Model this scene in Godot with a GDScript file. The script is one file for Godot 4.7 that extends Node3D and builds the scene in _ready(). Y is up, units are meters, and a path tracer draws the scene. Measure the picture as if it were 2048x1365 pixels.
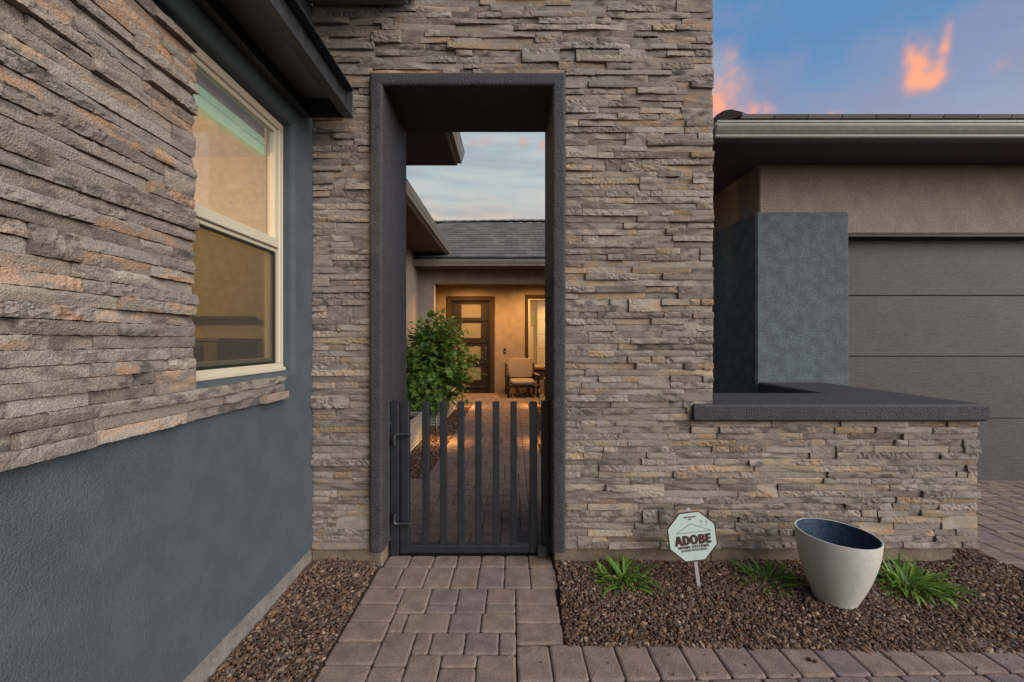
extends Node3D
# Stone-clad house entrance at dusk. x right, y up, the street side is +z; the stone wall's face lies at z = -2.8.

const SKY_W := 2048
const SKY_H := 1024

# ------------------------------------------------------------------ mesh builder
class MB:
	var v := PackedVector3Array()
	var n := PackedVector3Array()
	var c := PackedColorArray()
	var tint := Color(1, 1, 1)
	var tinted := false
	func tri(a: Vector3, b: Vector3, d: Vector3) -> void:
		var m := (b - a).cross(d - a)
		if m.length_squared() < 1e-16:
			return
		m = m.normalized()
		v.append(a); v.append(d); v.append(b)
		n.append(m); n.append(m); n.append(m)
		if tinted:
			c.append(tint); c.append(tint); c.append(tint)
	func tri_c(a: Vector3, b: Vector3, d: Vector3, ca: Color, cb: Color, cd: Color) -> void:
		var m := (b - a).cross(d - a)
		if m.length_squared() < 1e-18:
			return
		m = m.normalized()
		v.append(a); v.append(d); v.append(b)
		n.append(m); n.append(m); n.append(m)
		c.append(ca); c.append(cd); c.append(cb)
	func tri_n(a: Vector3, b: Vector3, d: Vector3, na: Vector3, nb: Vector3, nd: Vector3) -> void:
		var m := (b - a).cross(d - a)
		if m.length_squared() < 1e-16:
			return
		if m.dot(na + nb + nd) < 0.0:
			v.append(a); v.append(b); v.append(d)
			n.append(na); n.append(nb); n.append(nd)
		else:
			v.append(a); v.append(d); v.append(b)
			n.append(na); n.append(nd); n.append(nb)
		if tinted:
			c.append(tint); c.append(tint); c.append(tint)
	func quad(a: Vector3, b: Vector3, d: Vector3, e: Vector3) -> void:
		tri(a, b, d)
		tri(a, d, e)
	func quad_n(a: Vector3, b: Vector3, d: Vector3, e: Vector3, na: Vector3, nb: Vector3, nd: Vector3, ne: Vector3) -> void:
		tri_n(a, b, d, na, nb, nd)
		tri_n(a, d, e, na, nd, ne)
	# box between two corners with chamfered edges
	func box(lo: Vector3, hi: Vector3, b := 0.0, t := Transform3D.IDENTITY) -> void:
		var ctr := (lo + hi) * 0.5
		var h := (hi - lo).abs() * 0.5
		b = minf(b, minf(h.x, minf(h.y, h.z)) * 0.9)
		for ax in 3:
			var u := (ax + 1) % 3
			var w := (ax + 2) % 3
			for s in [-1.0, 1.0]:
				var p: Array[Vector3] = []
				for k in [[-1.0, -1.0], [1.0, -1.0], [1.0, 1.0], [-1.0, 1.0]]:
					var q := Vector3.ZERO
					q[ax] = s * h[ax]
					q[u] = k[0] * (h[u] - b)
					q[w] = k[1] * (h[w] - b)
					p.append(t * (ctr + q))
				if s > 0:
					quad(p[0], p[1], p[2], p[3])
				else:
					quad(p[3], p[2], p[1], p[0])
		if b <= 0.0:
			return
		for ax in 3:  # edges along ax
			var u := (ax + 1) % 3
			var w := (ax + 2) % 3
			for su in [-1.0, 1.0]:
				for sw in [-1.0, 1.0]:
					var p: Array[Vector3] = []
					for k in [[-1.0, 0], [1.0, 0], [1.0, 1], [-1.0, 1]]:
						var q := Vector3.ZERO
						q[ax] = k[0] * (h[ax] - b)
						q[u] = su * (h[u] - (0.0 if k[1] == 0 else b))
						q[w] = sw * (h[w] - (b if k[1] == 0 else 0.0))
						p.append(t * (ctr + q))
					if su * sw > 0:
						quad(p[0], p[1], p[2], p[3])
					else:
						quad(p[3], p[2], p[1], p[0])
		for sx in [-1.0, 1.0]:
			for sy in [-1.0, 1.0]:
				for sz in [-1.0, 1.0]:
					var a := t * (ctr + Vector3(sx * h.x, sy * (h.y - b), sz * (h.z - b)))
					var d := t * (ctr + Vector3(sx * (h.x - b), sy * h.y, sz * (h.z - b)))
					var e := t * (ctr + Vector3(sx * (h.x - b), sy * (h.y - b), sz * h.z))
					if sx * sy * sz > 0:
						tri(a, d, e)
					else:
						tri(a, e, d)
	# polygon (anticlockwise in local xy) drawn out along local z from w0 to w1
	func prism(poly: PackedVector2Array, w0: float, w1: float, t := Transform3D.IDENTITY, bev := 0.0) -> void:
		var m := poly.size()
		var ins := PackedVector2Array()
		for i in m:
			var p := poly[i]
			var d0 := (p - poly[(i + m - 1) % m]).normalized()
			var d1 := (poly[(i + 1) % m] - p).normalized()
			var n0 := Vector2(-d0.y, d0.x)
			var n1 := Vector2(-d1.y, d1.x)
			var nn := (n0 + n1).normalized()
			ins.append(p + nn * bev / maxf(0.35, nn.dot(n0)))
		var idx := Geometry2D.triangulate_polygon(ins)
		for k in range(0, idx.size(), 3):
			var a := ins[idx[k]]; var b := ins[idx[k + 1]]; var d := ins[idx[k + 2]]
			if (b - a).cross(d - a) < 0.0:
				var s := b
				b = d
				d = s
			tri(t * Vector3(a.x, a.y, w1), t * Vector3(b.x, b.y, w1), t * Vector3(d.x, d.y, w1))
			tri(t * Vector3(a.x, a.y, w0), t * Vector3(d.x, d.y, w0), t * Vector3(b.x, b.y, w0))
		for i in m:
			var j := (i + 1) % m
			var a := poly[i]; var b := poly[j]
			quad(t * Vector3(a.x, a.y, w0 + bev), t * Vector3(b.x, b.y, w0 + bev), t * Vector3(b.x, b.y, w1 - bev), t * Vector3(a.x, a.y, w1 - bev))
			if bev > 0.0:
				var ai := ins[i]; var bi := ins[j]
				quad(t * Vector3(a.x, a.y, w1 - bev), t * Vector3(b.x, b.y, w1 - bev), t * Vector3(bi.x, bi.y, w1), t * Vector3(ai.x, ai.y, w1))
				quad(t * Vector3(ai.x, ai.y, w0), t * Vector3(bi.x, bi.y, w0), t * Vector3(b.x, b.y, w0 + bev), t * Vector3(a.x, a.y, w0 + bev))
	# moulding with a profile (offset outward from the opening, w) run round an opening u0..u1, v0..v1; t maps (u, v, w)
	func surround(u0: float, v0: float, u1: float, v1: float, prof: PackedVector2Array, t: Transform3D, closed: bool) -> void:
		var rings: Array = []
		for p in prof:
			var o := p.x
			var lo := v0 - (o if closed else 0.0)
			rings.append([t * Vector3(u0 - o, lo, p.y), t * Vector3(u0 - o, v1 + o, p.y), t * Vector3(u1 + o, v1 + o, p.y), t * Vector3(u1 + o, lo, p.y)])
		for k in prof.size() - 1:
			for s in (4 if closed else 3):
				var e := (s + 1) % 4
				quad(rings[k][s], rings[k][e], rings[k + 1][e], rings[k + 1][s])
		if not closed:
			for e in [0, 3]:
				for k in range(1, prof.size() - 1):
					tri(rings[0][e], rings[k][e], rings[k + 1][e])
	func tube(pts: Array, radii: Array, sides := 8, caps := true) -> void:
		var rings: Array = []
		var norms: Array = []
		for i in pts.size():
			var d: Vector3 = (pts[mini(i + 1, pts.size() - 1)] - pts[maxi(i - 1, 0)])
			d = d.normalized()
			var r0: Vector3 = d.cross(Vector3.UP if absf(d.y) < 0.9 else Vector3.RIGHT).normalized()
			var r1 := d.cross(r0)
			var ring: Array[Vector3] = []
			var nr: Array[Vector3] = []
			for k in sides:
				var a := TAU * k / sides
				var q := r0 * cos(a) + r1 * sin(a)
				ring.append(pts[i] + q * float(radii[i]))
				nr.append(q)
			rings.append(ring)
			norms.append(nr)
		for i in pts.size() - 1:
			for k in sides:
				var j := (k + 1) % sides
				quad_n(rings[i][k], rings[i][j], rings[i + 1][j], rings[i + 1][k], norms[i][k], norms[i][j], norms[i + 1][j], norms[i + 1][k])
		if caps:
			for k in sides:
				var j := (k + 1) % sides
				tri(pts[0], rings[0][j], rings[0][k])
				var z := pts.size() - 1
				tri(pts[z], rings[z][k], rings[z][j])
	# profile (radius, height) spun round y
	func lathe(prof: PackedVector2Array, sides := 48) -> void:
		for k in prof.size() - 1:
			var p := prof[k]; var q := prof[k + 1]
			var d := (q - p).normalized()
			var nn := Vector2(d.y, -d.x)
			var pn := nn; var qn := nn
			if k > 0:
				var e := (p - prof[k - 1]).normalized()
				if e.dot(d) > 0.6:
					pn = (nn + Vector2(e.y, -e.x)).normalized()
			if k < prof.size() - 2:
				var e := (prof[k + 2] - q).normalized()
				if e.dot(d) > 0.6:
					qn = (nn + Vector2(e.y, -e.x)).normalized()
			for s in sides:
				var a := TAU * s / sides; var b := TAU * (s + 1) / sides
				var ca := Vector3(cos(a), 0, sin(a)); var cb := Vector3(cos(b), 0, sin(b))
				quad_n(ca * p.x + Vector3.UP * p.y, cb * p.x + Vector3.UP * p.y, cb * q.x + Vector3.UP * q.y, ca * q.x + Vector3.UP * q.y,
					ca * pn.x + Vector3.UP * pn.y, cb * pn.x + Vector3.UP * pn.y, cb * qn.x + Vector3.UP * qn.y, ca * qn.x + Vector3.UP * qn.y)
	func add(o: MB, t: Transform3D) -> void:
		for i in o.v.size():
			v.append(t * o.v[i])
			n.append((t.basis * o.n[i]).normalized())
		c.append_array(o.c)
	func mesh() -> ArrayMesh:
		var a := []
		a.resize(Mesh.ARRAY_MAX)
		a[Mesh.ARRAY_VERTEX] = v
		a[Mesh.ARRAY_NORMAL] = n
		if c.size() == v.size():
			a[Mesh.ARRAY_COLOR] = c
		var m := ArrayMesh.new()
		m.add_surface_from_arrays(Mesh.PRIMITIVE_TRIANGLES, a)
		return m

# ------------------------------------------------------------------ scene helpers
var M := {}
var used := {}

func numbered(s: String) -> String:
	if not used.has(s):
		used[s] = 0
		return s
	used[s] += 1
	return "%s_%03d" % [s, used[s]]

func tag(o: Node, label := "", category := "", group := "", kind := "") -> Node:
	if label: o.set_meta("label", label)
	if category: o.set_meta("category", category)
	if group: o.set_meta("group", group)
	if kind: o.set_meta("kind", kind)
	return o

func thing(called: String, label: String, category: String, at := Vector3.ZERO, group := "") -> Node3D:
	var o := Node3D.new()
	o.name = numbered(called)
	add_child(o)
	o.position = at
	tag(o, label, category, group)
	return o

func obj(called: String, mb: MB, m: Material, parent: Node = self) -> MeshInstance3D:
	return put(called, mb.mesh(), m, parent)

func put(called: String, mesh: Mesh, m: Material, parent: Node = self) -> MeshInstance3D:
	var o := MeshInstance3D.new()
	o.name = numbered(called) if parent == self else called
	o.mesh = mesh
	o.material_override = m
	parent.add_child(o, true)
	return o

func bx(called: String, lo: Vector3, hi: Vector3, m: Material, parent: Node, bev := 0.0) -> MeshInstance3D:
	var b := MB.new()
	b.box(lo, hi, bev)
	return obj(called, b, m, parent)

func lin(r: float, g: float, b: float, a := 1.0) -> Color:
	var k := Color(r, g, b).linear_to_srgb()
	k.a = a
	return k

func noise_image(seed_: int, freq: float, size: int, octaves := 3, kind := FastNoiseLite.TYPE_SIMPLEX_SMOOTH) -> Image:
	var f := FastNoiseLite.new()
	f.seed = seed_
	f.noise_type = kind
	f.frequency = freq
	f.fractal_octaves = octaves
	return f.get_seamless_image(size, size)

func tex(im: Image) -> ImageTexture:
	return ImageTexture.create_from_image(im)

# grey picture between lo and hi out of a noise picture
func grain(im: Image, lo: float, hi: float, warm := 0.0) -> ImageTexture:
	var s := im.get_width()
	var o := Image.create_empty(s, s, false, Image.FORMAT_RGB8)
	for y in s:
		for x in s:
			var t := lerpf(lo, hi, im.get_pixel(x, y).r)
			o.set_pixel(x, y, Color(t, t * (1.0 - warm * (1.0 - t)), t * (1.0 - 2.0 * warm * (1.0 - t))))
	return tex(o)

# weathered patches: broad cloudy tone with flecks
func mottle(a: Image, b: Image, deep: float) -> Image:
	var s := a.get_width()
	var o := Image.create_empty(s, s, false, Image.FORMAT_RGB8)
	for y in s:
		for x in s:
			var t := 1.0 - 0.4 * deep + deep * (a.get_pixel(x, y).r - 0.5) + deep * 0.5 * (b.get_pixel(x, y).r - 0.5)
			t = clampf(t, 0.5, 1.0)
			o.set_pixel(x, y, Color(t, t * 0.997, t * 0.992))
	return o

func mat(called: String, col: Color, rough := 0.85, albedo: Texture2D = null, bump: Texture2D = null, tile := 0.3, relief := 0.1, spec := 0.4) -> StandardMaterial3D:
	var m := StandardMaterial3D.new()
	m.resource_name = called
	m.albedo_color = col
	m.roughness = rough
	m.metallic_specular = spec
	if albedo or bump:
		m.uv1_triplanar = true
		m.uv1_world_triplanar = true
		m.uv1_scale = Vector3.ONE / tile
	if albedo:
		m.albedo_texture = albedo
	if bump:
		m.heightmap_enabled = true
		m.heightmap_texture = bump
		m.heightmap_scale = relief
	M[called] = m
	return m

# ------------------------------------------------------------------ sky
func make_sky() -> ImageTexture:
	var a := FastNoiseLite.new(); a.seed = 11; a.frequency = 2.2; a.fractal_octaves = 4
	var b := FastNoiseLite.new(); b.seed = 5; b.frequency = 7.0; b.fractal_octaves = 5
	var px := PackedFloat32Array()
	px.resize(SKY_W * SKY_H * 4)
	# bright sunset clouds, degrees: azimuth, elevation, half widths, lean
	var blobs := [[44.0, 25.5, 0.9, 1.6, -0.1, 1.25], [45.9, 25.9, 0.34, 1.5, 0.13, 0.75], [44.7, 23.7, 1.2, 0.65, 0.1, 0.8],
		[26.3, 26.3, 1.0, 1.9, -0.25, 1.0], [27.6, 29.6, 1.7, 2.8, -0.2, 0.42], [30.0, 24.9, 1.7, 1.0, 0.1, 0.85], [37.2, 23.0, 0.9, 0.5, 0.0, 0.55], [49.0, 23.2, 0.8, 0.5, 0.0, 0.3],
		[1.5, 25.3, 0.65, 0.5, 0.1, 0.75], [4.2, 24.8, 0.7, 0.7, 0.0, 0.7], [-4.0, 25.4, 3.0, 0.7, 0.0, 0.25]]
	var zen := Vector3(0.055, 0.17, 0.40)
	var mid := Vector3(0.098, 0.232, 0.45)
	var low := Vector3(0.33, 0.36, 0.46)
	var hor := Vector3(0.72, 0.50, 0.40)
	var pale := Vector3(0.40, 0.475, 0.485)
	var warm := Vector3(0.60, 0.49, 0.39)
	var fire := Vector3(0.93, 0.38, 0.215)
	var mauve := Vector3(0.26, 0.26, 0.38)
	for y in SKY_H:
		var el := (0.5 - (y + 0.5) / SKY_H) * PI
		var ed := rad_to_deg(el)
		var ce := cos(el)
		var base: Vector3
		if ed > 32.0:
			base = mid.lerp(zen, smoothstep(32.0, 80.0, ed))
		elif ed > 15.0:
			base = low.lerp(mid, smoothstep(15.0, 32.0, ed))
		else:
			base = hor.lerp(low, smoothstep(0.0, 15.0, ed))
		var i := y * SKY_W * 4
		for x in SKY_W:
			var k := Vector3(0.2, 0.18, 0.165)
			if ed > -0.5:
				var az := wrapf((x + 0.5) / SKY_W * TAU, -PI, PI)
				var ad := rad_to_deg(az)
				var d := Vector3(sin(az) * ce, sin(el), -cos(az) * ce)
				var n1 := a.get_noise_3d(d.x, d.y * 3.0, d.z)
				var n2 := b.get_noise_3d(d.x * 1.3, d.y * 2.0, d.z * 1.3)
				var n3 := b.get_noise_3d(d.x * 7.0 + 3.0, d.y * 5.0, d.z * 7.0)
				var veil := 0.5 + 0.5 * cos(4.0 * (az + 0.06)) + n1 * 0.7
				veil = smoothstep(0.3, 1.0, veil) * (1.0 - smoothstep(30.0, 70.0, ed) * 0.8)
				var n4 := b.get_noise_3d(d.x * 0.5 + 7.0, d.y * 5.0, d.z * 0.5)
				var pl := warm.lerp(pale, smoothstep(14.5, 20.5, ed + n2 * 2.0))
				pl = pl.lerp(Vector3(0.29, 0.33, 0.37), clampf(n4 * 1.5, 0.0, 0.5))
				pl = pl.lerp(Vector3(0.56, 0.57, 0.52), clampf(-n4 * 1.2, 0.0, 0.4))
				k = base.lerp(pl, veil * 0.92)
				# mauve haze round the lit clouds, then the clouds
				var cl := 0.0
				if absf(ad - 24.0) < 30.0 and ed < 40.0 and ed > 14.0:
					for q in blobs:
						var dy: float = (ed - q[1]) / q[3]
						var dx: float = (ad - q[0] - q[4] * (ed - q[1])) / q[2]
						var r := dx * dx + dy * dy
						if r < 7.0:
							cl += q[5] * exp(-r * 0.8)
					cl = clampf(cl * (0.85 + n2 * 0.6 + n3 * 0.75), 0.0, 1.0)
				else:
					var p := a.get_noise_3d(d.x * 1.7 + 9.0, d.y * 2.6, d.z * 1.7)
					cl = smoothstep(0.28, 0.55, p + n2 * 0.45) * (1.0 - smoothstep(34.0, 60.0, ed)) * 0.85
				var hz := clampf(n1 * 0.9 + n2 * 0.5 + 0.05, 0.0, 0.5) * (1.0 - veil)
				k = k.lerp(mauve, hz)
				k = k.lerp(mauve.lerp(fire, 0.4), smoothstep(0.02, 0.45, cl) * 0.6)
				k = k.lerp(fire, smoothstep(0.2, 1.05, cl) * 0.9)
			px[i] = k.x; px[i + 1] = k.y; px[i + 2] = k.z; px[i + 3] = 1.0
			i += 4
	return tex(Image.create_from_data(SKY_W, SKY_H, false, Image.FORMAT_RGBAF, px.to_byte_array()))

# ------------------------------------------------------------------ split-face stone
var stone_noise := FastNoiseLite.new()
var chip_noise := FastNoiseLite.new()
var tone_noise := FastNoiseLite.new()

func stone_tones(rng: RandomNumberGenerator, rosy: bool) -> Array:
	var grey := [Color(0.433, 0.383, 0.325), Color(0.377, 0.334, 0.285), Color(0.467, 0.423, 0.365), Color(0.355, 0.321, 0.289), Color(0.422, 0.392, 0.351)]
	var dark := [Color(0.225, 0.199, 0.180), Color(0.186, 0.170, 0.164), Color(0.282, 0.246, 0.218)]
	var tan_ := [Color(0.517, 0.386, 0.262), Color(0.495, 0.364, 0.245), Color(0.529, 0.420, 0.300)]
	if rosy:
		tan_ = [Color(0.585, 0.403, 0.289), Color(0.562, 0.375, 0.256), Color(0.552, 0.431, 0.333)]
	var a: Color = grey[rng.randi() % 5]
	var b: Color = dark[rng.randi() % 3]
	var share := 0.30
	var r := rng.randf()
	if r < 0.10:
		a = tan_[rng.randi() % 3]
		b = grey[rng.randi() % 5]
		share = 0.4
	elif r < 0.28:
		b = tan_[rng.randi() % 3]
		share = 0.42
	elif r < 0.40:
		a = dark[2]
		b = grey[rng.randi() % 5]
		share = 0.5
	elif r < 0.62:
		b = grey[rng.randi() % 5]
		share = 0.5
	return [a, b, share]

func make_stone(w: float, h: float, rng: RandomNumberGenerator, rosy := false, cell := 0.0125) -> MB:
	var mb := MB.new()
	var g := 0.0005
	var nu := maxi(3, int(round(w / cell)))
	var nv := maxi(3, int(round(h / (cell * 0.9))))
	var so := Vector3(rng.randf() * 40.0, rng.randf() * 40.0, rng.randf() * 40.0)
	var base := 0.027 + rng.randf() * 0.013
	if rng.randf() < 0.16:
		base += 0.011
	var tilt := rng.randf_range(-0.008, 0.002)
	var turn := rng.randf_range(-0.008, 0.008)
	var tn := stone_tones(rng, rosy)
	var ca: Color = tn[0]
	var cb: Color = tn[1]
	var share: float = tn[2]
	var bright := rng.randf_range(0.76, 1.08)
	var rough := rng.randf_range(0.35, 1.35)
	var cuts: Array = []   # split planes: depth, slopes, centre
	for k in 1 + rng.randi() % 4:
		cuts.append([base + rng.randf_range(-0.002, 0.010), rng.randf_range(-0.12, 0.12), rng.randf_range(-0.45, 0.45), rng.randf() * w, rng.randf() * h])
	var p: Array = []
	var q: Array = []
	for j in nv + 1:
		var row: Array[Vector3] = []
		var crow: Array[Color] = []
		for i in nu + 1:
			var u := float(i) / nu
			var t := float(j) / nv
			var x := lerpf(g, w - g, u)
			var y := lerpf(g, h - g, t)
			if i > 0 and i < nu:
				x += (stone_noise.get_noise_2d(so.x + i * 7.3, so.y + j * 5.1)) * cell * 0.45
			if j > 0 and j < nv:
				y += (stone_noise.get_noise_2d(so.z + i * 6.1, so.x + j * 8.7)) * cell * 0.4
			var s1 := stone_noise.get_noise_3d(so.x + x * 20.0 + y * 9.0, so.y + y * 27.0, so.z)
			var s2 := chip_noise.get_noise_3d(so.x + x * 60.0, so.y + y * 75.0, so.z)
			var d := base + tilt * (t - 0.5) * 2.0 + turn * (u - 0.5) * 2.0 + s1 * 0.0078 * rough + s2 * 0.0034 * rough
			for cut in cuts:
				d = minf(d, cut[0] + cut[1] * (x - cut[3]) + cut[2] * (y - cut[4]) + s2 * 0.0016)
			d = maxf(d, base - 0.011)
			# chipped arrises
			if j == 0 or j == nv:
				d -= 0.0005 + 0.003 * absf(s2)
				y += chip_noise.get_noise_2d(so.y + x * 30.0, so.z + j) * 0.0026 * (1.0 if j == 0 else -1.0) + (0.0005 if j == 0 else -0.0005)
			if i == 0 or i == nu:
				d -= 0.0006 + 0.003 * absf(s2)
				x += (0.0003 if i == 0 else -0.0003)
			row.append(Vector3(x, y, maxf(d, 0.016)))
			var k := tone_noise.get_noise_3d(so.y + x * 9.0, so.z + y * 20.0, so.x) * 0.75 + 0.5
			k = smoothstep(0.62 - share * 0.5, 1.0 - share * 0.55, k)
			var f := bright * (0.94 + 0.16 * stone_noise.get_noise_3d(so.z + x * 90.0, y * 90.0, so.y))
			var cc := ca.lerp(cb, k)
			crow.append(Color(cc.r * f, cc.g * f, cc.b * f))
		p.append(row)
		q.append(crow)
	for j in nv:
		for i in nu:
			var a: Vector3 = p[j][i]; var b: Vector3 = p[j][i + 1]; var d: Vector3 = p[j + 1][i + 1]; var e: Vector3 = p[j + 1][i]
			if (i * 7 + j * 3) % 2 == 0:
				mb.tri_c(a, b, d, q[j][i], q[j][i + 1], q[j + 1][i + 1])
				mb.tri_c(a, d, e, q[j][i], q[j + 1][i + 1], q[j + 1][i])
			else:
				mb.tri_c(a, b, e, q[j][i], q[j][i + 1], q[j + 1][i])
				mb.tri_c(b, d, e, q[j][i + 1], q[j + 1][i + 1], q[j + 1][i])
	for i in nu:
		for e in 2:
			var j: int = 0 if e == 0 else nv
			var a: Vector3 = p[j][i]; var b: Vector3 = p[j][i + 1]
			var a0 := Vector3(a.x, a.y, 0.0); var b0 := Vector3(b.x, b.y, 0.0)
			if e == 0:
				mb.tri_c(a0, b0, b, q[j][i], q[j][i + 1], q[j][i + 1]); mb.tri_c(a0, b, a, q[j][i], q[j][i + 1], q[j][i])
			else:
				mb.tri_c(b0, a0, a, q[j][i + 1], q[j][i], q[j][i]); mb.tri_c(b0, a, b, q[j][i + 1], q[j][i], q[j][i + 1])
	for j in nv:
		for e in 2:
			var i: int = 0 if e == 0 else nu
			var a: Vector3 = p[j][i]; var b: Vector3 = p[j + 1][i]
			var a0 := Vector3(a.x, a.y, 0.0); var b0 := Vector3(b.x, b.y, 0.0)
			if e == 0:
				mb.tri_c(b0, a0, a, q[j + 1][i], q[j][i], q[j][i]); mb.tri_c(b0, a, b, q[j + 1][i], q[j][i], q[j + 1][i])
			else:
				mb.tri_c(a0, b0, b, q[j][i], q[j + 1][i], q[j + 1][i]); mb.tri_c(a0, b, a, q[j][i], q[j + 1][i], q[j][i])
	return mb

# courses of stones: rows of [u0, u1, v, height]; some stones are two courses high
func lay(rows: int, v0: float, rh: float, spans: Callable, rng: RandomNumberGenerator, lo := 0.08, hi := 0.52) -> Array:
	var out: Array = []
	var blocked := {}
	for r in rows:
		var v := v0 + r * rh
		var free: Array = []
		for s in spans.call(v, rh):
			var at: float = s[0]
			var bl: Array = blocked.get(r, [])
			bl.sort_custom(func(a, b): return a[0] < b[0])
			for k in bl:
				if k[0] > s[1] or k[1] < s[0]:
					continue
				if k[0] - at > 0.01:
					free.append([at, k[0]])
				at = k[1]
			if s[1] - at > 0.01:
				free.append([at, s[1]])
		var above: Array = spans.call(v + rh, rh) if r + 1 < rows else []
		for f in free:
			var at: float = f[0]
			while f[1] - at > 0.001:
				var w := rng.randf_range(lo, hi)
				if rng.randf() < 0.25:
					w = rng.randf_range(lo, lo * 2.0)
				if f[1] - at - w < lo * 0.8:
					w = f[1] - at
				var tall := false
				if w < 0.26 and rng.randf() < 0.13:
					for s in above:
						if at >= s[0] - 0.001 and at + w <= s[1] + 0.001:
							tall = true
				if tall:
					if not blocked.has(r + 1):
						blocked[r + 1] = []
					blocked[r + 1].append([at, at + w])
				out.append([at, at + w, v, rh * (2.0 if tall else 1.0)])
				at += w
	return out

func place_stones(list: Array, parent: Node3D, t: Transform3D, rng: RandomNumberGenerator, rosy: bool, most: int, shown: Callable, cell := 0.0125) -> void:
	var order: Array = []
	for k in list.size():
		var s: Array = list[k]
		order.append([shown.call(s) * (s[1] - s[0]) * s[3], k])
	order.sort_custom(func(a, b): return a[0] > b[0] or (a[0] == b[0] and a[1] < b[1]))
	var rest := MB.new()
	for o in order.size():
		var s: Array = list[order[o][1]]
		var mb := make_stone(s[1] - s[0], s[3], rng, rosy, cell)
		var at := t * Transform3D(Basis(), Vector3(s[0], s[2], 0.0))
		if o < most:
			var m := obj("stone", mb, M.stone, parent)
			m.transform = at
		else:
			rest.add(mb, at)
	if rest.v.size():
		var m := obj("stone_veneer", rest, M.stone, parent)
		m.set_meta("kind", "stuff")

# ------------------------------------------------------------------ pavers
var paver_meshes := {}
func paver(parent: Node3D, x0: float, x1: float, z0: float, z1: float, rng: RandomNumberGenerator, yaw := 0.0, pivot := Vector3.ZERO) -> void:
	# z0 < z1 are distances from the camera plane (world z is their negative)
	var w := x1 - x0
	var l := z1 - z0
	var tone := rng.randi() % 6
	var key := "%d_%d_%d_%d" % [int(round(w * 200)), int(round(l * 200)), tone, rng.randi() % 2]
	if not paver_meshes.has(key):
		paver_meshes[key] = paver_mesh(w, l, tone, hash(key))
	var o := put("paver", paver_meshes[key], M.paver, parent)
	var p := Vector3((x0 + x1) * 0.5, rng.randf_range(-0.002, 0.002), -(z0 + z1) * 0.5)
	var b := Basis(Vector3.UP, yaw)
	o.transform = Transform3D(b * Basis.from_euler(Vector3(rng.randf_range(-0.006, 0.006), rng.randf_range(-0.006, 0.006), rng.randf_range(-0.006, 0.006))), pivot + b * (p - pivot))

func paver_mesh(w: float, l: float, tone: int, seed_: int) -> ArrayMesh:
	var rng := RandomNumberGenerator.new()
	rng.seed = seed_
	var tones := [Color(0.402, 0.295, 0.238), Color(0.386, 0.286, 0.238), Color(0.417, 0.313, 0.250), Color(0.366, 0.280, 0.244), Color(0.345, 0.268, 0.248), Color(0.397, 0.291, 0.239)]
	var mb := MB.new()
	mb.tinted = true
	mb.tint = tones[tone]
	var hx := w * 0.5 - 0.0016
	var hz := l * 0.5 - 0.0016
	# outline with rounded corners, wavering a little, in three rings: foot, shoulder, top
	var pts: Array[Vector2] = []
	var r := 0.016
	for cnr in [[1, 1], [-1, 1], [-1, -1], [1, -1]]:
		var a0 := {Vector2(1, 1): 0.0, Vector2(-1, 1): PI / 2, Vector2(-1, -1): PI, Vector2(1, -1): PI * 1.5}[Vector2(cnr[0], cnr[1])] as float
		for k in 3:
			var a := a0 + PI / 4 * k
			pts.append(Vector2(cnr[0] * (hx - r) + cos(a) * r, cnr[1] * (hz - r) + sin(a) * r))
		var nx: Vector2 = pts[pts.size() - 1]
		var dir := Vector2(-cnr[0], 0) if a0 == 0.0 or a0 == PI else Vector2(0, -cnr[1])
		var run := (2.0 * hx if dir.x != 0 else 2.0 * hz) - 2.0 * r
		for k in range(1, 4):
			pts.append(nx + dir * run * k / 4.0 + Vector2(rng.randf_range(-1, 1), rng.randf_range(-1, 1)) * 0.0016)
	var m := pts.size()
	var rings := [[1.0, -0.055, 0.0], [1.0, -0.008, 0.0], [0.0, -0.0024, 0.0045], [0.0, 0.0, 0.012]]
	var R: Array = []
	for q in rings:
		var ring: Array[Vector3] = []
		for p in pts:
			var s := Vector2((hx - q[2]) / hx, (hz - q[2]) / hz)
			ring.append(Vector3(p.x * s.x, q[1] + (rng.randf_range(-0.0008, 0.0008) if q[2] > 0.0 else 0.0), p.y * s.y))
		R.append(ring)
	for k in 3:
		for i in m:
			var j := (i + 1) % m
			mb.quad(R[k][j], R[k][i], R[k + 1][i], R[k + 1][j])
	for i in m:
		var j := (i + 1) % m
		mb.tri(Vector3(0, 0.0006, 0), R[3][j], R[3][i])
	return mb.mesh()

# fill x0..x1 by z0..z1 with 6-inch courses of mixed lengths
func pave_courses(parent: Node3D, x0: float, x1: float, z0: float, z1: float, rng: RandomNumberGenerator, sizes := [0.156, 0.232, 0.156, 0.08]) -> void:
	var z := z0
	while z < z1 - 0.03:
		var d := 0.155
		if rng.randf() < 0.18 and z + 0.23 < z1:
			d = 0.231
		d = minf(d, z1 - z)
		if z1 - z - d < 0.05:
			d = z1 - z
		var x := x0
		while x < x1 - 0.01:
			var w: float = sizes[rng.randi() % sizes.size()]
			if d > 0.2:
				w = 0.156
			if x1 - x - w < 0.06:
				w = x1 - x
				if w > 0.26:
					w *= 0.5
			paver(parent, x, x + w, z, z + d, rng)
			x += w
		z += d

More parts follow.
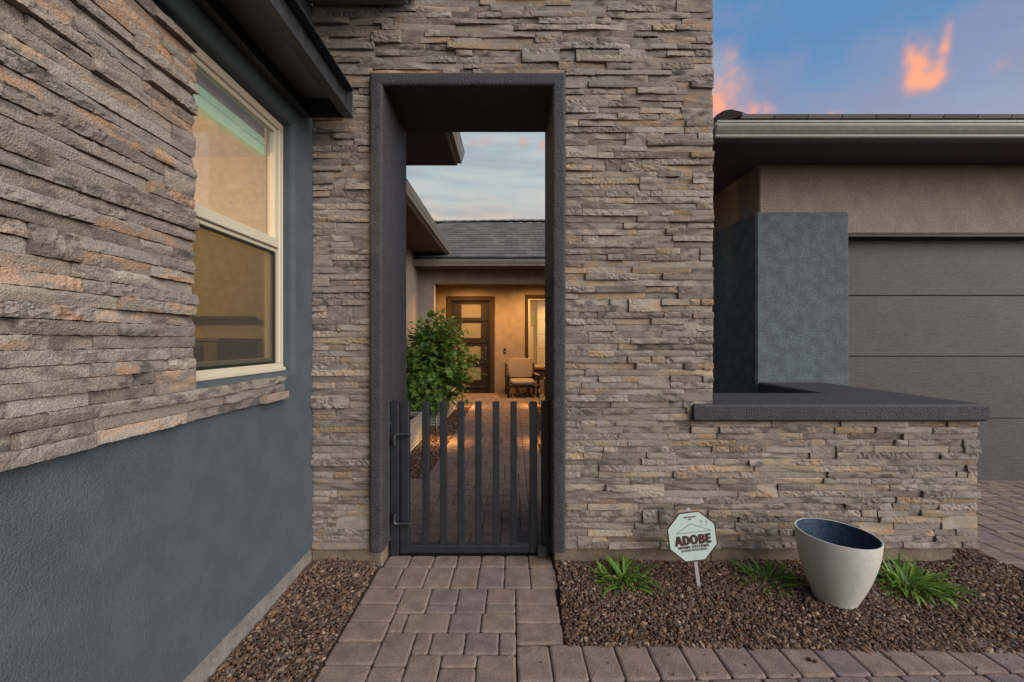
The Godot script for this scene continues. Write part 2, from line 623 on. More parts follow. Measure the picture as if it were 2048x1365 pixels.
# ------------------------------------------------------------------ gravel
var pebble_meshes: Array = []
func make_pebbles() -> void:
	for s in 5:
		var rng := RandomNumberGenerator.new()
		rng.seed = 300 + s
		var sm := SphereMesh.new()
		sm.radius = 1.0
		sm.height = 2.0
		sm.radial_segments = 6
		sm.rings = 3
		var arr := sm.get_mesh_arrays()
		var vs: PackedVector3Array = arr[Mesh.ARRAY_VERTEX]
		var ix: PackedInt32Array = arr[Mesh.ARRAY_INDEX]
		var at := {}
		var sc := Vector3(1.15, rng.randf_range(0.45, 0.7), rng.randf_range(0.55, 0.9))
		for i in vs.size():
			var key := Vector3i((vs[i] * 1000.0).round())
			if not at.has(key):
				at[key] = vs[i] * sc * rng.randf_range(0.7, 1.18)
			vs[i] = at[key]
		var mb := MB.new()
		for k in range(0, ix.size(), 3):
			mb.tri(vs[ix[k]], vs[ix[k + 2]], vs[ix[k + 1]])
		pebble_meshes.append(mb.mesh())

func gravel(called: String, poly: PackedVector2Array, step: float, size: float, height: Callable, seed_: int, label: String) -> void:
	# poly in (x, distance)
	var rng := RandomNumberGenerator.new()
	rng.seed = seed_
	var tones := [Color(0.105, 0.068, 0.046), Color(0.080, 0.055, 0.040), Color(0.125, 0.088, 0.062), Color(0.058, 0.047, 0.041), Color(0.095, 0.076, 0.060), Color(0.15, 0.10, 0.058), Color(0.078, 0.074, 0.070), Color(0.20, 0.165, 0.125), Color(0.095, 0.055, 0.040), Color(0.065, 0.052, 0.042), Color(0.115, 0.085, 0.06), Color(0.09, 0.062, 0.045)]
	var lo := poly[0]
	var hi := poly[0]
	for p in poly:
		lo = Vector2(minf(lo.x, p.x), minf(lo.y, p.y))
		hi = Vector2(maxf(hi.x, p.x), maxf(hi.y, p.y))
	var ts: Array = [[], [], [], [], []]
	var cs: Array = [[], [], [], [], []]
	var y := lo.y
	while y < hi.y:
		var x := lo.x
		while x < hi.x:
			var p := Vector2(x + rng.randf_range(-0.6, 0.6) * step, y + rng.randf_range(-0.6, 0.6) * step)
			var s := size * rng.randf_range(0.5, 1.15)
			if rng.randf() < 0.06:
				s = size * rng.randf_range(1.3, 2.0)
			var k := rng.randi() % 5
			var b := Basis.from_euler(Vector3(rng.randf_range(-0.6, 0.6), rng.randf() * TAU, rng.randf_range(-0.6, 0.6))).scaled(Vector3.ONE * s)
			var c: Color = tones[rng.randi() % tones.size()]
			var f := rng.randf_range(0.6, 1.8)
			var up := rng.randf_range(0.0, 0.006)
			x += step
			if not Geometry2D.is_point_in_polygon(p, poly):
				continue
			ts[k].append(Transform3D(b, Vector3(p.x, float(height.call(p)) + up, -p.y)))
			cs[k].append(Color(c.r * f * 0.98, c.g * f * 0.86, c.b * f * 0.80))
		y += step
	var root := Node3D.new()
	root.name = numbered(called)
	add_child(root)
	tag(root, label, "gravel", "", "stuff")
	for k in 5:
		var mm := MultiMesh.new()
		mm.transform_format = MultiMesh.TRANSFORM_3D
		mm.use_colors = true
		mm.mesh = pebble_meshes[k]
		mm.instance_count = ts[k].size()
		for i in ts[k].size():
			mm.set_instance_transform(i, ts[k][i])
			mm.set_instance_color(i, cs[k][i])
		var mi := MultiMeshInstance3D.new()
		mi.name = "pebbles"
		mi.multimesh = mm
		mi.material_override = M.pebble
		root.add_child(mi, true)
		mi.set_meta("kind", "stuff")

func sheet(called: String, poly: PackedVector2Array, y: float, m: Material, label: String, thick := 0.03) -> Node3D:
	# poly in (x, distance), anticlockwise seen from above with distance away
	var mb := MB.new()
	mb.prism(poly, y - thick, y, Transform3D(Basis(Vector3(1, 0, 0), Vector3(0, 0, -1), Vector3(0, 1, 0)), Vector3.ZERO))
	var o := obj(called, mb, m)
	tag(o, label, "ground", "", "structure")
	return o

# gutter along a straight eave: profile (out, up) from the fascia, run from a to b; out is the outward direction
func gutter_mesh(a: Vector3, b: Vector3, out: Vector3, h: float, d: float) -> MB:
	var mb := MB.new()
	var prof := PackedVector2Array([Vector2(0, 0), Vector2(d * 0.55, 0), Vector2(d * 0.62, h * 0.09), Vector2(d * 0.62, h * 0.2), Vector2(d * 0.78, h * 0.42), Vector2(d * 0.92, h * 0.68), Vector2(d * 0.94, h * 0.86), Vector2(d, h * 0.88), Vector2(d, h), Vector2(d * 0.9, h), Vector2(d * 0.86, h * 0.8), Vector2(d * 0.2, h * 0.78), Vector2(0, h * 0.95)])
	var along := (b - a)
	var z := along.normalized()
	var x := out.normalized()
	var t := Transform3D(Basis(x, Vector3.UP, z), a)
	mb.prism(prof, 0.0, along.length(), t)
	return mb

func text(parent: Node3D, s: String, wide: float, tall: float, at: Vector3, m: Material, fat := 0.0) -> void:
	var f := SystemFont.new()
	f.font_names = PackedStringArray(["Droid Sans"])
	f.font_weight = 700
	var t := TextMesh.new()
	t.text = s
	t.font = f
	t.font_size = 64
	t.pixel_size = 0.01
	t.depth = 0.05
	t.curve_step = 1.0
	var box := t.get_aabb()
	var k := 0
	for off in ([Vector2.ZERO] if fat == 0.0 else [Vector2.ZERO, Vector2(-fat, 0), Vector2(fat, 0), Vector2(0, fat * 0.6), Vector2(0, -fat * 0.6)]):
		var o := put("lettering", t, m, parent)
		o.scale = Vector3(wide / box.size.x, tall / box.size.y, 0.016)
		var c := box.get_center() * o.scale
		o.position = at - Vector3(c.x, c.y, 0) + Vector3(off.x, off.y, 0.00012 * k)
		k += 1

# a recessed ceiling light: glowing disc in a ring, and a spot just below it
func downlight(at: Vector3, energy: float, col: Color, label: String, angle := 84.0) -> void:
	var d := thing("ceiling_light", label, "light", at, "recessed ceiling lights")
	var ring := MB.new()
	ring.lathe(PackedVector2Array([Vector2(0.055, 0.0), Vector2(0.055, -0.006), Vector2(0.08, -0.004), Vector2(0.082, 0.0)]), 24)
	obj("trim_ring", ring, M.white_paint, d)
	var disc := MB.new()
	disc.lathe(PackedVector2Array([Vector2(0.0, -0.002), Vector2(0.054, -0.002)]), 24)
	obj("light_disc", disc, M.glow, d)
	var l := SpotLight3D.new()
	l.name = "light"
	l.light_energy = energy
	l.light_color = col
	l.light_size = 0.05
	l.spot_angle = angle
	l.spot_angle_attenuation = 0.8
	l.spot_range = 12.0
	l.spot_attenuation = 2.0
	l.shadow_enabled = true
	l.rotation_degrees = Vector3(-90, 0, 0)
	l.position = Vector3(0, -0.012, 0)
	d.add_child(l)

# ------------------------------------------------------------------ main
func _ready() -> void:
	setup_view()
	make_materials()
	build_ground()
	build_house_wing()
	build_entry_walls()
	build_garage()
	build_courtyard_house()
	build_gate()
	build_planters()
	build_porch_things()
	build_front_things()

func setup_view() -> void:
	var cam := Camera3D.new()
	cam.name = "camera"
	cam.position = Vector3(0, 1.5, 0)
	cam.fov = 78.2
	cam.near = 0.05
	cam.far = 600.0
	add_child(cam)
	cam.current = true
	var e := Environment.new()
	e.background_mode = Environment.BG_SKY
	var sm := PanoramaSkyMaterial.new()
	sm.panorama = make_sky()
	var sky := Sky.new()
	sky.sky_material = sm
	e.sky = sky
	e.background_energy_multiplier = 0.37
	e.tonemap_mode = Environment.TONE_MAPPER_LINEAR
	e.tonemap_exposure = 3.15
	e.sdfgi_enabled = true
	e.ssao_enabled = true
	e.ssil_enabled = true
	var we := WorldEnvironment.new()
	we.name = "environment"
	we.environment = e
	add_child(we)
	var sun := DirectionalLight3D.new()
	sun.name = "dusk_sun"
	sun.light_energy = 0.5
	sun.light_angular_distance = 65.0
	sun.light_color = Color(1.0, 0.975, 0.95)
	sun.shadow_enabled = true
	add_child(sun)
	sun.look_at_from_position(Vector3.ZERO, Vector3(-0.68, -0.42, -0.56))
	stone_noise.seed = 3; stone_noise.frequency = 1.0; stone_noise.fractal_octaves = 2; stone_noise.fractal_type = FastNoiseLite.FRACTAL_RIDGED
	chip_noise.seed = 8; chip_noise.frequency = 1.0; chip_noise.fractal_octaves = 2
	tone_noise.seed = 21; tone_noise.frequency = 1.0; tone_noise.fractal_octaves = 2

func make_materials() -> void:
	var fine := noise_image(1, 0.09, 512, 4)
	var coarse := noise_image(2, 0.02, 512, 4)
	# sanded stucco: round grains of two sizes
	var sand := Image.create_empty(512, 512, false, Image.FORMAT_L8)
	var g1 := noise_image(4, 0.075, 512, 2, FastNoiseLite.TYPE_CELLULAR)
	var g2 := noise_image(5, 0.16, 512, 1, FastNoiseLite.TYPE_CELLULAR)
	var g3 := noise_image(7, 0.02, 512, 3)
	for y in 512:
		for x in 512:
			sand.set_pixel(x, y, Color(1.0 - (0.5 * g1.get_pixel(x, y).r + 0.3 * g2.get_pixel(x, y).r + 0.2 * g3.get_pixel(x, y).r), 0, 0))
	var fine_g := grain(noise_image(6, 0.10, 512, 4), 0.72, 1.0)
	var cloudy := grain(coarse, 0.86, 1.0)
	var cloudy2 := grain(noise_image(17, 0.05, 512, 5), 0.76, 1.0)
	var teal_g := grain(noise_image(18, 0.06, 512, 5), 0.62, 1.0)
	var speck := grain(noise_image(9, 0.12, 512, 4), 0.6, 1.0, 0.1)
	var st := mat("stone", Color.WHITE, 0.95, speck, tex(fine), 0.4, 0.27, 0.25)
	st.vertex_color_use_as_albedo = true
	var pv := mat("paver", Color.WHITE, 0.9, grain(noise_image(14, 0.11, 512, 5), 0.62, 1.0), tex(fine), 0.4, 0.18, 0.3)
	pv.vertex_color_use_as_albedo = true
	var pb := mat("pebble", Color.WHITE, 0.9, null, null, 0.1, 0.1, 0.3)
	pb.vertex_color_use_as_albedo = true
	mat("blue_stucco", lin(0.102, 0.128, 0.148), 0.85, fine_g, tex(sand), 0.30, 0.5, 0.4)
	mat("teal_stucco", lin(0.18, 0.228, 0.247), 0.9, teal_g, tex(sand), 0.5, 0.45, 0.3)
	mat("charcoal_stucco", lin(0.058, 0.055, 0.064), 0.72, fine_g, tex(sand), 0.38, 1.2, 0.5)
	mat("beige_stucco", lin(0.37, 0.308, 0.25), 0.95, cloudy2, tex(sand), 0.5, 0.4, 0.25)
	mat("footing_stucco", lin(0.24, 0.19, 0.14), 0.95, cloudy, tex(fine), 0.3, 0.1, 0.25)
	mat("grey_footing", lin(0.26, 0.24, 0.22), 0.95, cloudy, tex(fine), 0.3, 0.08, 0.25)
	mat("mortar", lin(0.10, 0.09, 0.08), 1.0, null, null, 0.1, 0.1, 0.2)
	mat("soil", lin(0.085, 0.06, 0.045), 1.0, cloudy, tex(fine), 0.5, 0.3, 0.2)
	mat("joint_sand", lin(0.055, 0.045, 0.038), 1.0, speck, null, 0.1, 0.1, 0.2)
	mat("black_steel", lin(0.050, 0.054, 0.062), 0.42, grain(coarse, 0.75, 1.0), null, 0.7, 0.1, 0.5)
	mat("gate_steel", lin(0.022, 0.027, 0.034), 0.45, grain(coarse, 0.8, 1.0), tex(fine), 0.3, 0.01, 0.5)
	mat("hinge_steel", lin(0.10, 0.10, 0.10), 0.4, null, null, 0.1, 0.1, 0.5).metallic = 0.6
	mat("cream_vinyl", lin(0.50, 0.45, 0.335), 0.45)
	mat("tan_interior", lin(0.46, 0.38, 0.22), 0.9, cloudy, null, 0.8)
	mat("cream_interior", lin(0.62, 0.54, 0.40), 0.9, cloudy, null, 0.8)
	mat("white_paint", lin(0.75, 0.74, 0.72), 0.6)
	mat("eave_brown", lin(0.16, 0.12, 0.135), 0.9, fine_g, tex(sand), 0.3, 0.12, 0.3)
	mat("gutter_metal", lin(0.205, 0.188, 0.16), 0.45, grain(coarse, 0.85, 1.0), null, 0.9, 0.1, 0.5)
	mat("tile_a", lin(0.20, 0.195, 0.185), 0.9, speck, tex(fine), 0.3, 0.15, 0.3)
	mat("tile_b", lin(0.165, 0.162, 0.155), 0.9, speck, tex(fine), 0.3, 0.15, 0.3)
	mat("tile_c", lin(0.235, 0.225, 0.21), 0.9, speck, tex(fine), 0.3, 0.15, 0.3)
	# garage door: fine horizontal wood grain pressed into painted steel
	var wood := Image.create_empty(512, 512, false, Image.FORMAT_L8)
	var f := FastNoiseLite.new(); f.seed = 40; f.frequency = 1.0; f.fractal_octaves = 3
	for y in 512:
		for x in 512:
			var a := TAU * x / 512.0
			var t := f.get_noise_3d(cos(a) * 1.1, sin(a) * 1.1, y * 0.11) * 0.6 + f.get_noise_3d(cos(a) * 3.0, sin(a) * 3.0, y * 0.33) * 0.4
			wood.set_pixel(x, y, Color(t * 0.5 + 0.5, 0, 0))
	mat("door_panel", lin(0.098, 0.097, 0.090), 0.55, grain(wood, 0.6, 1.0), tex(wood), 0.6, 0.3, 0.4)
	mat("dark_wood", lin(0.024, 0.016, 0.012), 0.5, grain(wood, 0.6, 1.0), null, 0.5)
	mat("brown_trim", lin(0.050, 0.033, 0.025), 0.85, fine_g, tex(sand), 0.3, 0.12, 0.3)
	mat("warm_wood", lin(0.26, 0.12, 0.045), 0.5, grain(wood, 0.55, 1.0), null, 0.4)
	mat("tan_fabric", lin(0.25, 0.21, 0.17), 1.0, grain(noise_image(31, 0.3, 256, 2), 0.82, 1.0), tex(fine), 0.12, 0.08, 0.2)
	mat("galvanised", lin(0.42, 0.42, 0.40), 0.5, cloudy, null, 0.5, 0.1, 0.5).metallic = 0.3
	mat("potting_soil", lin(0.035, 0.025, 0.018), 1.0, speck, tex(fine), 0.2, 0.5, 0.2)
	mat("pot_cream", lin(0.50, 0.49, 0.43), 0.45, grain(coarse, 0.93, 1.0, 0.1), null, 0.5, 0.1, 0.45)
	mat("pot_inside", lin(0.055, 0.10, 0.17), 0.4, grain(coarse, 0.5, 1.0), null, 0.25)
	mat("sign_face", lin(0.40, 0.50, 0.44), 0.55)
	mat("sign_ink", lin(0.055, 0.022, 0.018), 0.7)
	mat("sign_line", lin(0.13, 0.14, 0.12), 0.7)
	mat("aluminium", lin(0.42, 0.42, 0.44), 0.45).metallic = 0.5
	mat("black_plastic", lin(0.015, 0.014, 0.014), 0.5)
	mat("deck_grey", lin(0.22, 0.22, 0.225), 0.9, fine_g, tex(fine), 0.3, 0.1, 0.3)
	mat("blind_green", lin(0.33, 0.62, 0.43), 0.6)
	mat("blind_olive", lin(0.12, 0.10, 0.045), 0.7)
	mat("appliance", lin(0.11, 0.085, 0.055), 0.45)
	mat("bark", lin(0.10, 0.075, 0.05), 0.95)
	mat("picture_print", lin(0.30, 0.29, 0.30), 0.6)
	mat("picture_green", lin(0.16, 0.25, 0.05), 0.6)
	var na := noise_image(51, 0.012, 512, 5)
	var nb := noise_image(52, 0.06, 512, 4)
	var soft := tex(mottle(na, nb, 0.11))
	var deep := tex(mottle(na, nb, 0.2))
	for k in [["blue_stucco", 1.3, soft], ["teal_stucco", 0.9, deep], ["charcoal_stucco", 0.7, deep], ["beige_stucco", 1.7, soft], ["footing_stucco", 0.8, deep], ["grey_footing", 0.9, deep], ["door_panel", 1.9, soft], ["paver", 0.75, deep], ["gutter_metal", 0.9, soft], ["gate_steel", 0.6, deep], ["black_steel", 0.6, deep]]:
		var m: StandardMaterial3D = M[k[0]]
		m.detail_enabled = true
		m.detail_albedo = k[2]
		m.detail_blend_mode = BaseMaterial3D.BLEND_MODE_MUL
		m.detail_uv_layer = BaseMaterial3D.DETAIL_UV_2
		m.uv2_triplanar = true
		m.uv2_world_triplanar = true
		m.uv2_scale = Vector3.ONE / float(k[1])
	var gl := StandardMaterial3D.new()
	gl.resource_name = "glass"
	gl.albedo_color = Color(0.93, 0.93, 0.95, 0.02)
	gl.transparency = BaseMaterial3D.TRANSPARENCY_ALPHA
	gl.roughness = 0.02
	gl.metallic = 0.08
	M.glass = gl
	var gl2: StandardMaterial3D = gl.duplicate()
	gl2.resource_name = "clear_glass"
	gl2.metallic = 0.06
	M.clear_glass = gl2
	var fr := StandardMaterial3D.new()
	fr.resource_name = "frosted_glass"
	fr.albedo_color = Color(0.52, 0.50, 0.43, 0.82)
	fr.transparency = BaseMaterial3D.TRANSPARENCY_ALPHA
	fr.roughness = 0.22
	fr.metallic = 0.08
	M.frosted = fr
	var sc := StandardMaterial3D.new()
	sc.resource_name = "insect_screen"
	sc.albedo_color = Color(0.17, 0.16, 0.14, 0.42)
	sc.transparency = BaseMaterial3D.TRANSPARENCY_ALPHA
	sc.roughness = 0.9
	M.screen = sc
	var gw := StandardMaterial3D.new()
	gw.resource_name = "lamp_glow"
	gw.albedo_color = Color(0.9, 0.85, 0.75)
	gw.emission_enabled = true
	gw.emission = Color(1.0, 0.72, 0.4)
	gw.emission_energy_multiplier = 2.0
	M.glow = gw
	for k in [["leaf_a", 0.085, 0.155, 0.028], ["leaf_b", 0.14, 0.225, 0.035], ["leaf_c", 0.05, 0.11, 0.025], ["blade_a", 0.06, 0.125, 0.018], ["blade_b", 0.12, 0.205, 0.026], ["petal", 0.38, 0.14, 0.15], ["yellow_leaf", 0.5, 0.36, 0.03]]:
		var m := mat(k[0], lin(k[1], k[2], k[3]), 0.5)
		m.backlight_enabled = true
		m.backlight = lin(k[1] * 1.2, k[2] * 1.2, k[3])

func bed_height(p: Vector2) -> float:
	return 0.004 + 0.018 * smoothstep(2.3, 2.75, p.y) + chip_noise.get_noise_2d(p.x * 2.2, p.y * 2.2) * 0.012

func build_ground() -> void:
	make_pebbles()
	var rng := RandomNumberGenerator.new()
	rng.seed = 71
	var pl := MB.new()
	pl.box(Vector3(-250, -0.35, -250), Vector3(250, -0.09, 250))
	tag(obj("ground", pl, M.soil), "bare brown earth around the house", "ground", "", "structure")
	# beds of jointing sand under the pavers
	var path := thing("entry_path", "mauve and tan concrete paver path leading up to the gate", "path")
	path.set_meta("kind", "structure")
	bx("sand_bed", Vector3(-0.88, -0.09, -2.945), Vector3(0.28, -0.014, -0.4), M.joint_sand, path)
	bx("sand_bed", Vector3(0.281, -0.09, -2.06), Vector3(4.6, -0.014, -0.4), M.joint_sand, path)
	# threshold course and the soldier course in front of the gate
	for k in 7:
		var x := -0.86 + k * 0.162
		paver(path, x, x + 0.162, 2.785, 2.94, rng)
		paver(path, -0.88 + k * 0.166, -0.88 + (k + 1) * 0.166, 2.552, 2.785, rng)
	for z in [2.4, 2.25, 2.1, 1.95, 1.80, 1.65, 1.50]:
		paver(path, -0.88, -0.65, z, z + 0.15, rng)
	for z in [2.396, 2.24, 2.084]:
		paver(path, 0.02, 0.262, z, z + 0.155, rng)
	# field, read off course by course: x0, x1, z0, z1
	for p in [[-0.65, -0.485, 2.318, 2.552], [-0.485, -0.318, 2.396, 2.552], [-0.485, -0.318, 2.318, 2.396], [-0.318, -0.15, 2.318, 2.552], [-0.15, 0.02, 2.396, 2.552], [-0.15, 0.02, 2.318, 2.396],
			[-0.65, -0.57, 2.164, 2.318], [-0.57, -0.335, 2.164, 2.318], [-0.335, -0.165, 2.164, 2.318], [-0.165, 0.02, 2.164, 2.318],
			[-0.65, -0.49, 1.94, 2.164], [-0.49, -0.405, 2.012, 2.164], [-0.405, -0.235, 2.012, 2.164], [-0.235, -0.065, 2.012, 2.164], [-0.065, 0.02, 2.012, 2.164],
			[-0.65, -0.49, 1.785, 1.94], [-0.49, -0.335, 1.78, 2.012], [-0.335, -0.165, 1.934, 2.012], [-0.335, -0.165, 1.78, 1.934], [-0.165, 0.02, 1.78, 2.012]]:
		paver(path, p[0], p[1], p[2], p[3], rng)
	pave_courses(path, -0.65, 0.02, 1.2, 1.78, rng)
	# border course along the gravel, turned a little, and the paving in front of it
	var piv := Vector3(0.02, 0, -2.07)
	for k in 27:
		paver(path, 0.02 + k * 0.16, 0.02 + (k + 1) * 0.16, 1.846, 2.074, rng, 0.024, piv)
	for r in 3:
		var x := 0.02
		while x < 4.3:
			var w: float = [0.156, 0.232][rng.randi() % 2]
			paver(path, x, x + w, 1.846 - 0.155 * (r + 1), 1.846 - 0.155 * r, rng, 0.024, piv)
			x += w
	# driveway in front of the garage
	var drive := thing("driveway", "mauve concrete paver driveway in front of the garage door", "driveway")
	drive.set_meta("kind", "structure")
	bx("sand_bed", Vector3(3.27, -0.09, -4.56), Vector3(9.0, -0.014, -2.06), M.joint_sand, drive)
	for r in 16:
		var z := 4.54 - (r + 1) * 0.155
		var x := 3.29 + (0.08 if r % 2 else 0.0) - 0.02
		if z < 2.07:
			break
		while x < 6.9:
			var w: float = [0.156, 0.232, 0.232][rng.randi() % 3]
			paver(drive, x, x + w, z, z + 0.155, rng)
			x += w
	# courtyard path
	var court := thing("courtyard_path", "long paver path with border courses crossing the courtyard to the door", "path")
	court.set_meta("kind", "structure")
	bx("sand_bed", Vector3(-1.6, -0.09, -10.1), Vector3(0.38, -0.014, -2.945), M.joint_sand, court)
	var z := 3.0
	while z < 10.05:
		var step := 0.155 if z < 7.0 else 0.31
		paver(court, -0.94, -0.71, z, z + 0.155, rng)
		paver(court, 0.15, 0.378, z, z + 0.155, rng)
		z += 0.155
	pave_courses(court, -0.71, 0.15, 3.0, 7.6, rng, [0.156, 0.232, 0.232, 0.156])
	pave_courses(court, -1.56, -0.94, 3.42, 4.6, rng, [0.156, 0.232])
	pave_courses(court, -0.71, 0.15, 7.6, 10.07, rng, [0.232, 0.26])
	# porch floor, courses too far away to pick apart
	var pf := thing("porch_floor", "warm paver floor of the porch under the eave", "floor")
	pf.set_meta("kind", "structure")
	bx("sand_bed", Vector3(-2.28, -0.09, -12.1), Vector3(4.0, -0.014, -10.1), M.joint_sand, pf)
	var fm := MB.new()
	fm.tinted = true
	var zz := 10.08
	while zz < 12.05:
		var x := -2.27
		while x < 2.6:
			var w: float = [0.156, 0.232, 0.31][rng.randi() % 3]
			var t := rng.randf_range(0.82, 1.15)
			fm.tint = Color(0.30 * t, 0.24 * t, 0.20 * t)
			fm.box(Vector3(x + 0.003, -0.05, -zz - 0.152), Vector3(x + w - 0.003, rng.randf_range(-0.002, 0.002), -zz - 0.003), 0.006)
			x += w
		zz += 0.155
	obj("pavers", fm, M.paver, pf).set_meta("kind", "stuff")
	# gravel beds
	var right_bed := PackedVector2Array([Vector2(0.262, 2.06), Vector2(3.27, 2.0), Vector2(3.27, 3.4), Vector2(2.98, 3.4), Vector2(2.98, 2.845), Vector2(0.29, 2.845), Vector2(0.285, 2.5)])
	var left_bed := PackedVector2Array([Vector2(-1.34, 0.9), Vector2(-0.885, 0.9), Vector2(-0.885, 2.845), Vector2(-1.34, 2.845)])
	var wing_bed := PackedVector2Array([Vector2(-2.28, 4.6), Vector2(-0.945, 4.6), Vector2(-0.945, 10.07), Vector2(-2.28, 10.07)])
	var far_bed := PackedVector2Array([Vector2(0.385, 3.4), Vector2(1.6, 3.4), Vector2(1.6, 10.07), Vector2(0.385, 10.07)])
	sheet("gravel_bed", right_bed, -0.012, M.soil, "brown soil under the gravel in front of the stone wall", 0.07)
	sheet("gravel_bed", left_bed, -0.012, M.soil, "brown soil under the gravel along the blue wall", 0.07)
	sheet("gravel_bed", wing_bed, -0.012, M.soil, "brown soil under the gravel beside the metal planters", 0.07)
	sheet("gravel_bed", far_bed, -0.012, M.soil, "brown soil under the gravel right of the courtyard path", 0.07)
	gravel("gravel", right_bed, 0.0125, 0.0104, bed_height, 1, "brown crushed gravel in the bed below the stone wall")
	gravel("gravel", left_bed, 0.0125, 0.0104, bed_height, 2, "brown crushed gravel strip between blue wall and path")
	gravel("scattered_gravel", PackedVector2Array([Vector2(0.05, 1.75), Vector2(3.0, 1.72), Vector2(3.0, 1.98), Vector2(0.05, 2.03)]), 0.15, 0.0075, func(_p): return 0.003, 6, "few stray dark gravel bits on the border pavers")
	gravel("gravel", wing_bed, 0.024, 0.017, func(_p): return 0.0, 3, "lamplit gravel beside the corrugated planters in the courtyard")
	gravel("gravel", far_bed, 0.03, 0.02, func(_p): return 0.0, 4, "gravel right of the courtyard path behind the gate")

func build_house_wing() -> void:
	var w := thing("house_wing", "blue stucco house wing with a stone-clad panel, window and steel awning", "house", Vector3(-1.333, 0, 0))
	var at := Transform3D(Basis(), Vector3(1.333, 0, 0))  # parts are written in world coordinates
	var hold := func(o: Node3D): o.transform = at * o.transform
	var x0 := -1.50
	var x1 := -1.333
	var r := 0.03
	var zn := 1.0; var zf := 2.562; var yb := 1.32; var yt := 2.815   # window recess
	hold.call(bx("footing", Vector3(x0, -0.09, -4.7), Vector3(x1 - 0.012, 0.13, 1.5), M.grey_footing, w))
	var wall := MB.new()
	wall.box(Vector3(x0, 0.123, -4.7), Vector3(x1, yb - r, 1.5))
	wall.box(Vector3(x0, yt + r, -4.7), Vector3(x1, 3.737, 1.5))
	wall.box(Vector3(x0, yb - r, -4.7), Vector3(x1, yt + r, -(zf + r)))
	wall.box(Vector3(x0, yb - r, -(zn - r)), Vector3(x1, yt + r, 1.5))
	var prof := PackedVector2Array([Vector2(0, x0)])
	for k in 7:
		var a := PI / 2 * k / 6.0
		prof.append(Vector2(r * (1.0 - cos(a)), x1 - r + r * sin(a)))
	# (u, v, w) = (distance, height, x)
	wall.surround(zn, yb, zf, yt, prof, Transform3D(Basis(Vector3(0, 0, -1), Vector3(0, 1, 0), Vector3(1, 0, 0)), Vector3.ZERO), true)
	hold.call(obj("wall", wall, M.blue_stucco, w))
	hold.call(bx("stone_backing", Vector3(-1.404, yb + 0.005, -1.735), Vector3(x1 + 0.001, 2.745, -zn - 0.003), M.mortar, w))
	hold.call(bx("recess_back", Vector3(x0 - 0.02, yb - 0.02, -1.734), Vector3(-1.405, yt + 0.02, -zn + 0.04), M.blue_stucco, w))
	# stone panel: courses of the same ledge stone
	var rng := RandomNumberGenerator.new()
	rng.seed = 99
	var rh := 0.0432
	var list := lay(36, 1.172, rh, func(v, _h): return [[0.55, 2.43]] if v < 1.30 else [[0.55, 1.725]], rng, 0.13, 0.75)
	place_stones(list, w, at * Transform3D(Basis(Vector3(0, 0, -1), Vector3(0, 1, 0), Vector3(1, 0, 0)), Vector3(-1.3325, 0, 0)), rng, true, 290, func(s): return 1.0 if s[1] > 0.95 else 0.1, 0.0105)
	# window
	var win := Node3D.new()
	win.name = "window"
	w.add_child(win)
	win.transform = at
	var fx := -1.394
	var fo := MB.new()   # outer frame
	var z0 := 1.742; var z1 := zf - 0.002; var y0 := yb + 0.002; var y1 := yt - 0.002
	var q := 0.045
	fo.box(Vector3(fx - 0.075, y0, -z1), Vector3(fx, y0 + q, -z0), 0.004)
	fo.box(Vector3(fx - 0.075, y1 - q, -z1), Vector3(fx, y1, -z0), 0.004)
	fo.box(Vector3(fx - 0.075, y0 + q, -z1), Vector3(fx, y1 - q, -z1 + q), 0.004)
	fo.box(Vector3(fx - 0.075, y0 + q, -z0 - q), Vector3(fx, y1 - q, -z0), 0.004)
	fo.box(Vector3(fx - 0.01, y0 - 0.001, -z1 + 0.01), Vector3(fx + 0.02, y0 + 0.022, -z0), 0.004)
	obj("frame", fo, M.cream_vinyl, win)
	var ym := 2.075
	var mr := MB.new()
	mr.box(Vector3(fx - 0.05, ym - 0.02, -z1 + q), Vector3(fx - 0.004, ym + 0.035, -z0 - q), 0.004)
	mr.box(Vector3(fx - 0.06, ym - 0.042, -z1 + q), Vector3(fx - 0.02, ym - 0.021, -z0 - q), 0.003)
	obj("meeting_rail", mr, M.cream_vinyl, win)
	var s := 0.026
	var up := MB.new()
	var ya := ym + 0.035; var yz := y1 - q
	up.box(Vector3(fx - 0.045, ya, -z1 + q), Vector3(fx - 0.014, yz, -z1 + q + s), 0.003)
	up.box(Vector3(fx - 0.045, ya, -z0 - q - s), Vector3(fx - 0.014, yz, -z0 - q), 0.003)
	up.box(Vector3(fx - 0.045, yz - s, -z1 + q + s), Vector3(fx - 0.014, yz, -z0 - q - s), 0.003)
	obj("upper_sash", up, M.cream_vinyl, win)
	bx("pane", Vector3(fx - 0.034, ya, -z1 + q + s), Vector3(fx - 0.030, yz - s, -z0 - q - s), M.glass, win)
	var lo := MB.new()
	var yc := y0 + q; var yd := ym - 0.042
	var s2 := 0.034
	lo.box(Vector3(fx - 0.07, yc, -z1 + q), Vector3(fx - 0.036, yd, -z1 + q + s2), 0.003)
	lo.box(Vector3(fx - 0.07, yc, -z0 - q - s2), Vector3(fx - 0.036, yd, -z0 - q), 0.003)
	lo.box(Vector3(fx - 0.07, yc, -z1 + q + s2), Vector3(fx - 0.036, yc + s2, -z0 - q - s2), 0.003)
	obj("lower_sash", lo, M.cream_vinyl, win)
	bx("pane", Vector3(fx - 0.058, yc + s2, -z1 + q + s2), Vector3(fx - 0.054, yd, -z0 - q - s2), M.clear_glass, win)
	var sf := MB.new()
	sf.box(Vector3(fx - 0.034, yc, -z1 + q), Vector3(fx - 0.022, yd, -z1 + q + 0.014), 0.002)
